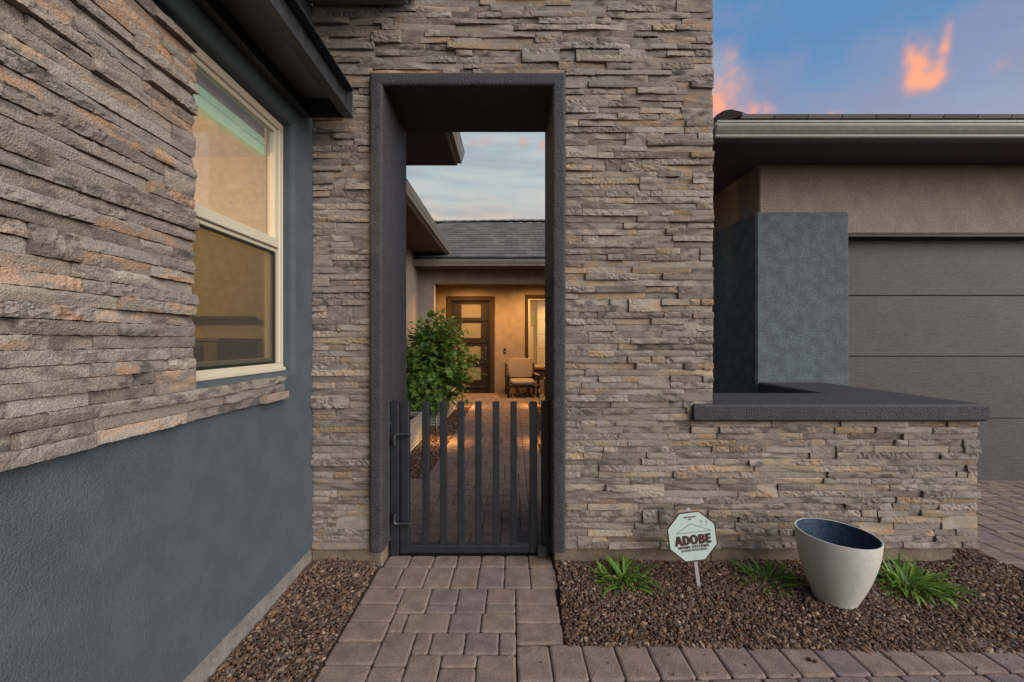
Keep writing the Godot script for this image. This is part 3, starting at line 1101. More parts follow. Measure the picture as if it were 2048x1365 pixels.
	sf.box(Vector3(fx - 0.034, yd - 0.014, -z1 + q + 0.014), Vector3(fx - 0.022, yd, -z0 - q), 0.002)
	sf.box(Vector3(fx - 0.034, yc, -z1 + q + 0.014), Vector3(fx - 0.022, yc + 0.014, -z0 - q), 0.002)
	obj("screen_frame", sf, M.black_plastic, win)
	bx("insect_screen", Vector3(fx - 0.029, yc + 0.014, -z1 + q + 0.014), Vector3(fx - 0.0285, yd - 0.014, -z0 - q), M.screen, win)
	# room behind the window
	var room := MB.new()
	room.box(Vector3(-4.2, 0.0, -3.36), Vector3(-1.505, 2.95, -3.3))
	room.box(Vector3(-4.2, 0.0, -3.3), Vector3(-4.1, 2.95, 0.9))
	room.box(Vector3(-4.1, 0.0, 0.8), Vector3(-1.505, 2.95, 0.9))
	hold.call(obj("room_wall", room, M.tan_interior, w))
	hold.call(bx("room_ceiling", Vector3(-4.2, 2.951, -3.36), Vector3(-1.505, 3.0, 0.9), M.cream_interior, w))
	hold.call(bx("room_floor", Vector3(-4.2, -0.05, -3.36), Vector3(-1.505, -0.001, 0.9), M.tan_interior, w))
	# steel awning over the window
	var aw := Node3D.new()
	aw.name = "awning"
	w.add_child(aw)
	aw.transform = at
	var ax := -1.008; var ya0 := 2.916; var ya1 := 3.10; var za := 2.672; var zs := -1.2
	var t := 0.008
	var ch := MB.new()
	ch.box(Vector3(ax - 0.052, ya0, -za), Vector3(ax, ya0 + t, zs * -1.0), 0.0015)
	ch.box(Vector3(ax - 0.052, ya1 - t, -za), Vector3(ax, ya1, zs * -1.0), 0.0015)
	ch.box(Vector3(ax - 0.060, ya0, -za), Vector3(ax - 0.052, ya1, zs * -1.0), 0.0015)
	obj("front_channel", ch, M.black_steel, aw)
	var ce := MB.new()
	ce.box(Vector3(x1 + 0.001, ya0 + 0.001, -za), Vector3(ax - 0.0605, ya1 - 0.001, -za + 0.008), 0.0015)
	ce.box(Vector3(x1 + 0.001, ya0 + 0.001, -za + 0.008), Vector3(ax - 0.0605, ya0 + 0.009, -za + 0.012), 0.0015)
	ce.box(Vector3(ax - 0.0515, ya0 + t, -za), Vector3(ax - 0.002, ya1 - t, -za + 0.008), 0.0015)
	obj("end_channel", ce, M.black_steel, aw)
	var cw := MB.new()
	cw.box(Vector3(x1 + 0.001, ya0 + 0.002, -za + 0.0125), Vector3(x1 + 0.009, ya1 - 0.002, zs * -1.0), 0.0015)
	cw.box(Vector3(x1 + 0.0095, ya0 + 0.002, -za + 0.0125), Vector3(x1 + 0.055, ya0 + 0.010, zs * -1.0), 0.0015)
	obj("wall_channel", cw, M.black_steel, aw)
	bx("deck_panel", Vector3(x1 + 0.01, ya1 - 0.06, -za + 0.013), Vector3(ax - 0.061, ya1 - 0.035, zs * -1.0), M.deck_grey, aw)
	# eaves of this wing, either side of the entry wall
	for part in [[-2.74, 1.5], [-5.29, -3.40]]:
		var ev := Node3D.new()
		ev.name = "eave"
		w.add_child(ev, true)
		ev.transform = at
		var sof := MB.new()
		sof.box(Vector3(-1.6, 3.737, part[0]), Vector3(-0.72, 3.78, part[1]))
		obj("soffit", sof, M.eave_brown, ev)
		var fa := MB.new()
		fa.box(Vector3(-0.72, 3.725, part[0]), Vector3(-0.69, 3.93, part[1]), 0.003)
		fa.box(Vector3(-1.6, 3.722, part[0] - 0.03), Vector3(-0.69, 3.93, part[0] - 0.001), 0.003)
		obj("fascia", fa, M.gutter_metal, ev)
		obj("gutter", gutter_mesh(Vector3(-0.689, 3.75, part[1]), Vector3(-0.689, 3.75, part[0] - 0.03), Vector3(1, 0, 0), 0.15, 0.09), M.gutter_metal, ev)
		var rf := MB.new()
		rf.prism(PackedVector2Array([Vector2(-4.4, 5.14), Vector2(-0.66, 3.90), Vector2(-0.66, 3.95), Vector2(-4.4, 5.19)]), part[0] - 0.03, part[1])
		obj("roof", rf, M.tile_b, ev)
	# lamp, blind, shelf and cabinet in the room
	var pen := thing("pendant_lamp", "lit pendant lamp hanging inside the room behind the left window", "lamp", Vector3(-2.9, 2.95, -1.45))
	var cord := MB.new()
	cord.tube([Vector3(0, 0, 0), Vector3(0, -0.62, 0)], [0.004, 0.004], 6)
	obj("cord", cord, M.black_plastic, pen)
	var bulb := MB.new()
	var bp := PackedVector2Array()
	for k in 13:
		bp.append(Vector2(0.09 * sin(PI * k / 12.0), -0.71 - 0.09 * cos(PI * k / 12.0)))
	bulb.lathe(bp, 20)
	obj("bulb", bulb, M.glow, pen)
	var om := OmniLight3D.new()
	om.name = "light"
	om.light_energy = 1.1
	om.light_color = Color(1.0, 0.83, 0.50)
	om.light_size = 0.09
	om.omni_range = 12.0
	om.omni_attenuation = 2.0
	om.shadow_enabled = true
	om.position = Vector3(0, -0.71, 0)
	pen.add_child(om)
	var bl := thing("window_blind", "raised blind with a pale green bottom rail at the top of the window", "blind", Vector3(-1.49, 2.6, -2.15))
	var hb := MB.new()
	hb.box(Vector3(-0.03, 0.11, -0.36), Vector3(0.012, 0.205, 0.34), 0.004)
	obj("headrail", hb, M.blind_olive, bl)
	var br := MB.new()
	br.box(Vector3(-0.028, 0.004, -0.36), Vector3(0.014, 0.064, 0.34), 0.005)
	br.box(Vector3(-0.02, 0.0645, -0.358), Vector3(0.016, 0.1085, 0.338), 0.004)
	obj("bottom_rail", br, M.blind_green, bl)
	var sh := thing("wall_shelf", "thin shelf on the tan wall inside the window", "shelf", Vector3(-2.3, 1.66, -3.3))
	bx("board", Vector3(-0.45, 0.0, 0.001), Vector3(0.30, 0.03, 0.12), M.dark_wood, sh, 0.003)
	bx("bracket", Vector3(-0.3, -0.08, 0.001), Vector3(-0.28, -0.001, 0.09), M.black_plastic, sh)
	var cb := thing("cabinet", "brown vented cabinet below the shelf inside the window", "cabinet", Vector3(-2.3, 0, -3.3))
	bx("carcass", Vector3(-0.6, 0.0, 0.002), Vector3(0.30, 1.50, 0.45), M.appliance, cb, 0.006)
	bx("top", Vector3(-0.62, 1.5005, 0.002), Vector3(0.32, 1.52, 0.47), M.warm_wood, cb, 0.004)
	bx("door", Vector3(-0.58, 0.05, 0.4505), Vector3(0.20, 1.47, 0.468), M.dark_wood, cb, 0.004)
	for k in 3:
		for c in 2:
			bx("vent", Vector3(-0.35 + c * 0.22, 1.36 + k * 0.022, 0.4685), Vector3(-0.18 + c * 0.22, 1.368 + k * 0.022, 0.474), M.warm_wood, cb)

func build_entry_walls() -> void:
	var rng := RandomNumberGenerator.new()
	rng.seed = 12
	var rh := 0.04265
	var y0 := 0.117
	var bz := -2.83
	# tall wall with the gateway
	var e := thing("entry_wall", "tall ledge-stone wall with a charcoal-trimmed gateway", "wall", Vector3(0, 0, -3.1))
	var at := Transform3D(Basis(), Vector3(0, 0, 3.1))
	var top := y0 + rh * 93
	var core := MB.new()
	core.box(Vector3(-1.331, y0, -3.365), Vector3(-0.937, top, bz))
	core.box(Vector3(0.352, y0, -3.365), Vector3(1.335, top, bz))
	core.box(Vector3(-0.937, 3.278, -3.365), Vector3(0.352, top, bz))
	obj("core", core, M.mortar, e).transform = at
	var ft := MB.new()
	ft.box(Vector3(-1.345, -0.09, -3.36), Vector3(-0.868, y0 - 0.001, -2.815), 0.008)
	ft.box(Vector3(0.283, -0.09, -3.36), Vector3(1.335, y0 - 0.001, -2.82), 0.008)
	obj("footing", ft, M.footing_stucco, e).transform = at
	var cp := bx("coping", Vector3(-1.33, top + 0.001, -3.40), Vector3(1.36, top + 0.07, -2.74), M.charcoal_stucco, e, 0.01)
	cp.transform = at
	var prof := PackedVector2Array([Vector2(0.0, -3.372)])
	var r := 0.022
	for k in 6:
		var a := PI / 2 * k / 5.0
		prof.append(Vector2(r * (1.0 - cos(a)), -2.748 - r + r * sin(a)))
	for k in 6:
		var a := PI / 2 * k / 5.0
		prof.append(Vector2(0.088 - r + r * sin(a), -2.748 - r + r * cos(a)))
	prof.append(Vector2(0.088, -3.372))
	prof.append(Vector2(0.0, -3.372))
	var sr := MB.new()
	sr.surround(-0.85, y0 - 0.005, 0.265, 3.178, prof, Transform3D.IDENTITY, false)
	obj("gateway_surround", sr, M.charcoal_stucco, e).transform = at
	# low wall
	var l := thing("low_wall", "low ledge-stone wall with a thick charcoal cap beside the driveway", "wall", Vector3(2.2, 0, -3.1))
	var atl := Transform3D(Basis(), Vector3(-2.2, 0, 3.1))
	var lc := MB.new()
	lc.prism(PackedVector2Array([Vector2(1.336, -3.365), Vector2(2.52, -3.365), Vector2(2.52, -4.24), Vector2(3.075, -4.24), Vector2(3.075, -2.83), Vector2(1.336, -2.83)]), y0, 0.969, Transform3D(Basis(Vector3(1, 0, 0), Vector3(0, 0, 1), Vector3(0, 1, 0)), Vector3.ZERO))
	obj("core", lc, M.mortar, l).transform = atl
	var lf := bx("footing", Vector3(1.336, -0.09, -4.2), Vector3(2.965, y0 - 0.001, -2.82), M.footing_stucco, l, 0.008)
	lf.transform = atl
	var cap := MB.new()
	# polygon in (x, -z): extruded upward
	cap.prism(PackedVector2Array([Vector2(1.197, 2.752), Vector2(3.13, 2.752), Vector2(3.13, 4.245), Vector2(2.49, 4.245), Vector2(2.49, 3.37), Vector2(1.36, 3.37), Vector2(1.36, 2.815), Vector2(1.197, 2.815)]), 0.97, 1.083, Transform3D(Basis(Vector3(1, 0, 0), Vector3(0, 0, -1), Vector3(0, 1, 0)), Vector3.ZERO), 0.014)
	obj("cap", cap, M.charcoal_stucco, l).transform = atl
	# ledge stones in level courses, shared by the two walls where they meet
	var list := lay(93, y0, rh, func(v, h):
		var m: float = v + h * 0.5
		if m > 3.27:
			return [[-1.332, 1.343]]
		return [[-1.332, -0.9405], [0.3555, 3.11 if m < 0.97 else 1.343]], rng)
	var tall: Array = []
	var short: Array = []
	for s in list:
		if (s[0] + s[1]) * 0.5 > 1.343:
			short.append(s)
		else:
			tall.append(s)
	var seen := func(s): return 1.0 if s[2] < 3.75 else 0.01
	place_stones(tall, e, at * Transform3D(Basis(), Vector3(0, 0, bz)), rng, false, 298, seen)
	place_stones(short, l, atl * Transform3D(Basis(), Vector3(0, 0, bz)), rng, false, 298, seen)
	# returns of the low wall towards the driveway
	var side := lay(20, y0, rh, func(_v, _h): return [[2.84, 4.2]], rng)
	var sm := MB.new()
	for s in side:
		sm.add(make_stone(s[1] - s[0], s[3], rng, false, 0.02), Transform3D(Basis(Vector3(0, 0, -1), Vector3(0, 1, 0), Vector3(1, 0, 0)), Vector3(3.076, s[2], -s[0])))
	var so := obj("return_stones", sm, M.stone, l)
	so.transform = atl
	so.set_meta("kind", "stuff")

func tile_mesh(w: float, l: float) -> ArrayMesh:
	var mb := MB.new()
	# local x along the eave, z up the slope (negative is down): a flat tile thicker at its lower edge
	var a := [Vector3(0.004, 0.0, 0), Vector3(w - 0.004, 0.0, 0), Vector3(w - 0.004, 0.034, 0), Vector3(0.004, 0.034, 0)]
	var b := [Vector3(0.004, -0.012, l), Vector3(w - 0.004, -0.012, l), Vector3(w - 0.004, 0.010, l), Vector3(0.004, 0.010, l)]
	for v in 4:
		var n := (v + 1) % 4
		mb.quad(a[n], a[v], b[v], b[n])
	mb.quad(a[0], a[1], a[2], a[3])
	return mb.mesh()

func build_garage() -> void:
	var g := thing("garage", "beige stucco garage with teal pilaster and low hipped tile roof", "garage", Vector3(4, 0, -4.3))
	var at := Transform3D(Basis(), Vector3(-4, 0, 4.3))
	var zw := -4.33
	var wl := MB.new()
	wl.box(Vector3(2.552, 2.608, zw - 0.22), Vector3(9.0, 3.33, zw), 0.012)
	wl.box(Vector3(2.552, -0.05, zw - 0.22), Vector3(3.40, 2.608, zw), 0.004)
	wl.box(Vector3(2.552, -0.05, -9.0), Vector3(2.75, 3.33, zw - 0.221), 0.004)
	wl.box(Vector3(8.0, -0.05, zw - 0.22), Vector3(9.0, 2.608, zw), 0.004)
	obj("wall", wl, M.beige_stucco, g).transform = at
	var pi := MB.new()
	pi.box(Vector3(2.474, -0.05, zw - 0.27), Vector3(3.42, 2.81, -4.25), 0.018)
	pi.box(Vector3(2.474, -0.05, -9.0), Vector3(2.551, 2.81, zw - 0.25))
	obj("pilaster", pi, M.teal_stucco, g).transform = at
	bx("header_strip", Vector3(3.41, 2.585, zw - 0.18), Vector3(8.0, 2.607, zw - 0.02), M.black_plastic, g).transform = at
	var d := Node3D.new()
	d.name = "garage_door"
	g.add_child(d)
	d.transform = at
	var ys := [-0.01, 0.665, 1.334, 1.99, 2.60]
	for k in 4:
		var pm := MB.new()
		pm.box(Vector3(3.42, ys[k] + 0.003, -4.60), Vector3(8.0, ys[k + 1] - 0.003, -4.52), 0.005)
		obj("panel", pm, M.door_panel, d)
	bx("bottom_seal", Vector3(3.42, -0.03, -4.57), Vector3(8.0, -0.012, -4.525), M.black_plastic, d)
	bx("backing", Vector3(3.30, -0.05, -4.75), Vector3(8.2, 2.7, -4.61), M.black_plastic, g).transform = at
	# eave
	var ze := -3.80
	var xl := 1.86
	var ev := Node3D.new()
	ev.name = "eave"
	g.add_child(ev)
	ev.transform = at
	var so := MB.new()
	so.box(Vector3(xl, 3.331, -9.5), Vector3(9.5, 3.36, ze))
	obj("soffit", so, M.eave_brown, ev)
	var fa := MB.new()
	fa.box(Vector3(xl - 0.005, 3.295, ze), Vector3(9.5, 3.468, ze + 0.025), 0.003)
	fa.box(Vector3(xl - 0.03, 3.295, -9.5), Vector3(xl - 0.006, 3.468, ze + 0.025), 0.003)
	obj("fascia", fa, M.gutter_metal, ev)
	var gu := gutter_mesh(Vector3(9.5, 3.30, ze + 0.026), Vector3(xl - 0.06, 3.30, ze + 0.026), Vector3(0, 0, 1), 0.135, 0.10)
	gu.add(gutter_mesh(Vector3(xl - 0.031, 3.30, ze + 0.026), Vector3(xl - 0.031, 3.30, -9.5), Vector3(-1, 0, 0), 0.135, 0.09), Transform3D.IDENTITY)
	obj("gutter", gu, M.gutter_metal, ev)
	# hipped roof
	var rf := Node3D.new()
	rf.name = "roof"
	g.add_child(rf)
	rf.transform = at
	var deck := MB.new()
	var A := Vector3(xl - 0.02, 3.47, ze + 0.02); var B := Vector3(9.5, 3.47, ze + 0.02)
	var C := Vector3(9.5, 4.40, ze - 2.9); var D := Vector3(xl + 2.8, 4.40, ze - 2.9)
	deck.quad(A, B, C, D)
	deck.tri(A, D, Vector3(xl - 0.02, 3.47, -9.5))
	deck.quad(D, C, Vector3(9.5, 3.47, -9.5), Vector3(xl - 0.02, 3.47, -9.5))
	obj("deck", deck, M.tile_b, rf)
	var tm := tile_mesh(0.30, 0.40)
	var slope := atan2(0.93, 2.9)
	var rng := RandomNumberGenerator.new()
	rng.seed = 5
	for row in 3:
		for k in 26:
			var x := xl + 0.16 + row * 0.33 + k * 0.30
			if x > 9.0:
				continue
			var o := put("roof_tile", tm, M[["tile_a", "tile_b", "tile_c"][rng.randi() % 3]], rf)
			o.transform = Transform3D(Basis(Vector3.UP, PI) * Basis(Vector3.RIGHT, -slope), Vector3(x + 0.30, 3.472 + row * 0.33 * 0.32, ze + 0.085 - row * 0.33))
	for k in 7:   # hip caps climbing from the corner
		var hc := MB.new()
		hc.prism(PackedVector2Array([Vector2(-0.15, 0.0), Vector2(-0.14, -0.022), Vector2(0.14, -0.022), Vector2(0.15, 0.0), Vector2(0.06, 0.055), Vector2(0.0, 0.068), Vector2(-0.06, 0.055)]), 0.0, 0.42)
		var o := obj("hip_cap", hc, M[["tile_a", "tile_c"][k % 2]], rf)
		var dir := Vector3(0.7, 0.235, -0.7).normalized()
		o.transform = Transform3D(Basis.looking_at(-dir, Vector3.UP), Vector3(xl + 0.05, 3.50, ze + 0.03) + dir * 0.36 * k)

func build_courtyard_house() -> void:
	# side wing along the courtyard
	var s := thing("courtyard_wing", "beige courtyard wing with a brown overhanging eave left of the porch", "house", Vector3(-2.28, 0, -7.5))
	var at := Transform3D(Basis(), Vector3(2.28, 0, 7.5))
	bx("wall", Vector3(-2.5, -0.05, -10.29), Vector3(-2.28, 3.56, -4.7), M.beige_stucco, s).transform = at
	var ev := Node3D.new()
	ev.name = "eave"
	s.add_child(ev)
	ev.transform = at
	bx("soffit", Vector3(-2.5, 3.561, -10.0), Vector3(-1.56, 3.60, -5.4), M.eave_brown, ev)
	var fa := MB.new()
	fa.box(Vector3(-1.56, 3.54, -10.0), Vector3(-1.535, 3.70, -5.4), 0.003)
	fa.box(Vector3(-2.5, 3.538, -10.03), Vector3(-1.535, 3.72, -10.001), 0.003)
	obj("fascia", fa, M.gutter_metal, ev)
	obj("gutter", gutter_mesh(Vector3(-1.534, 3.57, -5.4), Vector3(-1.534, 3.57, -10.03), Vector3(1, 0, 0), 0.15, 0.10), M.gutter_metal, ev)
	var rf := MB.new()
	rf.prism(PackedVector2Array([Vector2(-5.5, 4.98), Vector2(-1.50, 3.67), Vector2(-1.50, 3.715), Vector2(-5.5, 5.03)]), -10.03, -5.4)
	obj("roof", rf, M.tile_b, ev)
	# main house with the porch
	var h := thing("main_house", "main house with lamplit porch, tiled roof and gutter at the courtyard's end", "house", Vector3(0, 0, -12.1))
	var ah := Transform3D(Basis(), Vector3(0, 0, 12.1))
	var zp := -10.3
	var zd := -12.1
	var wl := MB.new()
	wl.box(Vector3(-2.5, 2.91, zp - 0.2), Vector3(4.0, 3.30, zp))
	wl.box(Vector3(-2.5, -0.05, zp - 0.2), Vector3(-1.913, 2.91, zp), 0.01)
	wl.box(Vector3(2.6, -0.05, zp - 0.2), Vector3(4.0, 2.91, zp), 0.01)
	wl.box(Vector3(-2.5, -0.05, zd), Vector3(-2.28, 3.2, zp - 0.201))
	wl.box(Vector3(2.6, -0.05, zd), Vector3(2.8, 3.2, zp - 0.201))
	obj("wall", wl, M.beige_stucco, h).transform = ah
	bx("porch_ceiling", Vector3(-2.5, 3.201, zd - 0.2), Vector3(4.0, 3.24, zp - 0.201), M.beige_stucco, h).transform = ah
	# door wall with openings for door and window
	var dw := MB.new()
	var dx0 := -1.75; var dx1 := -0.64; var dy1 := 2.66     # door opening
	var wx0 := 0.47; var wx1 := 1.95; var wy0 := 0.74; var wy1 := 2.74   # window opening
	dw.box(Vector3(-2.5, -0.05, zd - 0.2), Vector3(dx0, 3.2, zd))
	dw.box(Vector3(dx0, dy1, zd - 0.2), Vector3(dx1, 3.2, zd))
	dw.box(Vector3(dx1, -0.05, zd - 0.2), Vector3(wx0, 3.2, zd))
	dw.box(Vector3(wx0, wy1, zd - 0.2), Vector3(wx1, 3.2, zd))
	dw.box(Vector3(wx0, -0.05, zd - 0.2), Vector3(wx1, wy0, zd))
	dw.box(Vector3(wx1, -0.05, zd - 0.2), Vector3(4.0, 3.2, zd))
	obj("porch_wall", dw, M.beige_stucco, h).transform = ah
	# front door
	var door := Node3D.new()
	door.name = "front_door"
	h.add_child(door)
	door.transform = ah
	var tp := PackedVector2Array([Vector2(0.0, zd - 0.1), Vector2(0.0, zd + 0.035), Vector2(0.012, zd + 0.05), Vector2(0.118, zd + 0.05), Vector2(0.13, zd + 0.035), Vector2(0.13, zd + 0.001)])
	var sr := MB.new()
	sr.surround(dx0, 0.0, dx1, dy1, tp, Transform3D.IDENTITY, false)
	obj("surround", sr, M.brown_trim, door)
	var fr := MB.new()
	fr.surround(dx0 + 0.05, 0.01, dx1 - 0.05, dy1 - 0.05, PackedVector2Array([Vector2(0.0, zd - 0.14), Vector2(0.0, zd - 0.02), Vector2(0.049, zd - 0.02), Vector2(0.049, zd - 0.14)]), Transform3D.IDENTITY, false)
	obj("frame", fr, M.dark_wood, door)
	# slab: stiles and rails round four lights
	var sx0 := dx0 + 0.055; var sx1 := dx1 - 0.055; var px0 := -1.464; var px1 := -0.90
	var slab := MB.new()
	slab.box(Vector3(sx0, 0.03, zd - 0.10), Vector3(px0, dy1 - 0.055, zd - 0.055))
	slab.box(Vector3(px1, 0.03, zd - 0.10), Vector3(sx1, dy1 - 0.055, zd - 0.055))
	var lights := [[0.37, 0.758], [0.975, 1.36], [1.59, 2.03], [2.177, 2.566]]
	var py := 0.03
	for q in lights:
		slab.box(Vector3(px0, py, zd - 0.10), Vector3(px1, q[0], zd - 0.055))
		py = q[1]
	slab.box(Vector3(px0, py, zd - 0.10), Vector3(px1, dy1 - 0.055, zd - 0.055))
	obj("slab", slab, M.dark_wood, door)
	for q in lights:
		bx("pane", Vector3(px0, q[0], zd - 0.08), Vector3(px1, q[1], zd - 0.072), M.frosted, door)
	for y in [0.16, 0.86, 1.47, 2.10]:
		bx("moulding", Vector3(sx0 + 0.02, y - 0.02, zd - 0.0545), Vector3(sx1 - 0.02, y + 0.02, zd - 0.035), M.dark_wood, door, 0.004)
	var hd := MB.new()
	hd.tube([Vector3(-0.755, 0.95, zd - 0.02), Vector3(-0.755, 1.30, zd - 0.02)], [0.012, 0.012], 8)
	hd.box(Vector3(-0.785, 1.22, zd - 0.054), Vector3(-0.725, 1.34, zd - 0.04), 0.004)
	hd.box(Vector3(-0.765, 0.96, zd - 0.054), Vector3(-0.745, 0.98, zd - 0.02))
	obj("handle", hd, M.hinge_steel, door)
	# porch window
	var win := Node3D.new()
	win.name = "window"
	h.add_child(win)
	win.transform = ah
	var ws := MB.new()
	ws.surround(wx0, wy0, wx1, wy1, PackedVector2Array([Vector2(0.0, zd - 0.1), Vector2(0.0, zd + 0.03), Vector2(0.01, zd + 0.045), Vector2(0.085, zd + 0.045), Vector2(0.095, zd + 0.03), Vector2(0.095, zd + 0.001)]), Transform3D.IDENTITY, true)
	obj("surround", ws, M.brown_trim, win)
	var wf := MB.new()
	wf.surround(wx0 + 0.05, wy0 + 0.05, wx1 - 0.05, wy1 - 0.05, PackedVector2Array([Vector2(0.0, zd - 0.12), Vector2(0.0, zd - 0.03), Vector2(0.049, zd - 0.03), Vector2(0.049, zd - 0.12)]), Transform3D.IDENTITY, true)
	obj("frame", wf, M.cream_vinyl, win)
	bx("pane", Vector3(wx0 + 0.05, wy0 + 0.05, zd - 0.08), Vector3(wx1 - 0.05, wy1 - 0.05, zd - 0.074), M.clear_glass, win)
	bx("sill", Vector3(wx0 - 0.1, wy0 - 0.06, zd + 0.046), Vector3(wx1 + 0.1, wy0 - 0.005, zd + 0.11), M.warm_wood, win, 0.005)
	# hall behind door and window
	var hall := MB.new()
	hall.box(Vector3(-3.1, 0, -14.3), Vector3(-3.0, 2.95, zd - 0.201))
	hall.box(Vector3(3.4, 0, -14.3), Vector3(3.5, 2.95, zd - 0.201))
	hall.box(Vector3(-3.0, 0, -14.3), Vector3(0.83, 2.95, -14.2))
	obj("hall_wall", hall, M.cream_interior, h).transform = ah
	for k in 6:
		bx("hall_panel", Vector3(0.84, k * 0.475 + 0.312, -14.05), Vector3(3.4, k * 0.475 + 0.776, -14.0), M.cream_interior, h).transform = ah
	bx("panel_backing", Vector3(0.835, 0, -14.3), Vector3(3.4, 2.95, -14.051), M.black_plastic, h).transform = ah
	bx("hall_ceiling", Vector3(-3.1, 2.951, -14.3), Vector3(3.5, 2.96, zd - 0.201), M.cream_interior, h).transform = ah
	bx("hall_floor", Vector3(-3.1, -0.05, -14.3), Vector3(3.5, -0.002, zd - 0.201), M.warm_wood, h).transform = ah
	# eave and roof
	var e2 := Node3D.new()
	e2.name = "eave"
	h.add_child(e2)
	e2.transform = ah
	var ze := -9.74
	bx("soffit", Vector3(-2.28, 3.25, zp - 0.1), Vector3(4.0, 3.28, ze - 0.03), M.eave_brown, e2)
	bx("fascia", Vector3(-2.27, 3.225, ze - 0.029), Vector3(4.0, 3.41, ze), M.gutter_metal, e2, 0.003)
	obj("gutter", gutter_mesh(Vector3(4.0, 3.235, ze + 0.001), Vector3(-2.26, 3.235, ze + 0.001), Vector3(0, 0, 1), 0.15, 0.10), M.gutter_metal, e2)
	bx("end_cap", Vector3(-2.285, 3.232, ze - 0.03), Vector3(-2.262, 3.40, ze + 0.10), M.gutter_metal, e2, 0.003)
	var tiles := Node3D.new()
	tiles.name = "roof"
	h.add_child(tiles)
	tiles.transform = ah
	var k := 0.4167
	var deck := MB.new()
	deck.quad(Vector3(-4.5, 3.41, ze), Vector3(5.0, 3.41, ze), Vector3(5.0, 3.41 + 6.2 * k, ze - 6.2), Vector3(-4.5, 3.41 + 6.2 * k - 0.22, ze - 6.2 + 0.53))
	deck.quad(Vector3(5.0, 3.41 + 6.2 * k - 0.02, ze - 6.2), Vector3(-4.5, 3.41 + 6.2 * k - 0.24, ze - 6.2), Vector3(-4.5, 3.0, ze - 12.0), Vector3(5.0, 3.0, ze - 12.0))
	obj("deck", deck, M.tile_b, tiles)
	var tm := tile_mesh(0.34, 0.40)
	var slope := atan(k)
	var rng := RandomNumberGenerator.new()
	rng.seed = 15
	for row in 18:
		for c in 14:
			var x := -2.9 + c * 0.34 + (0.17 if row % 2 else 0.0)
			if x > 1.6:
				continue
			var dz := row * 0.345
			var top := 6.15 - maxf(0.0, -0.1 - x) * 0.125
			if dz + 0.3 > top:
				continue
			var o := put("roof_tile", tm, M[["tile_a", "tile_b", "tile_c"][rng.randi() % 3]], tiles)
			o.transform = Transform3D(Basis(Vector3.UP, PI) * Basis(Vector3.RIGHT, -slope), Vector3(x + 0.34, 3.425 + dz * k + rng.randf_range(0, 0.004), ze + 0.06 - dz))
	for c in 15:
		var hc := MB.new()
		hc.prism(PackedVector2Array([Vector2(-0.13, 0.0), Vector2(-0.12, -0.02), Vector2(0.12, -0.02), Vector2(0.13, 0.0), Vector2(0.06, 0.05), Vector2(-0.06, 0.05)]), 0.0, 0.42)
		var o := obj("ridge_cap", hc, M[["tile_a", "tile_c"][c % 2]], tiles)
		var x := -3.2 + c * 0.36
		var dz := 6.2 - maxf(0.0, -0.1 - x) * 0.125
		o.transform = Transform3D(Basis(Vector3.UP, PI / 2) * Basis(Vector3.RIGHT, -0.06), Vector3(x, 3.46 + dz * k, ze - dz))

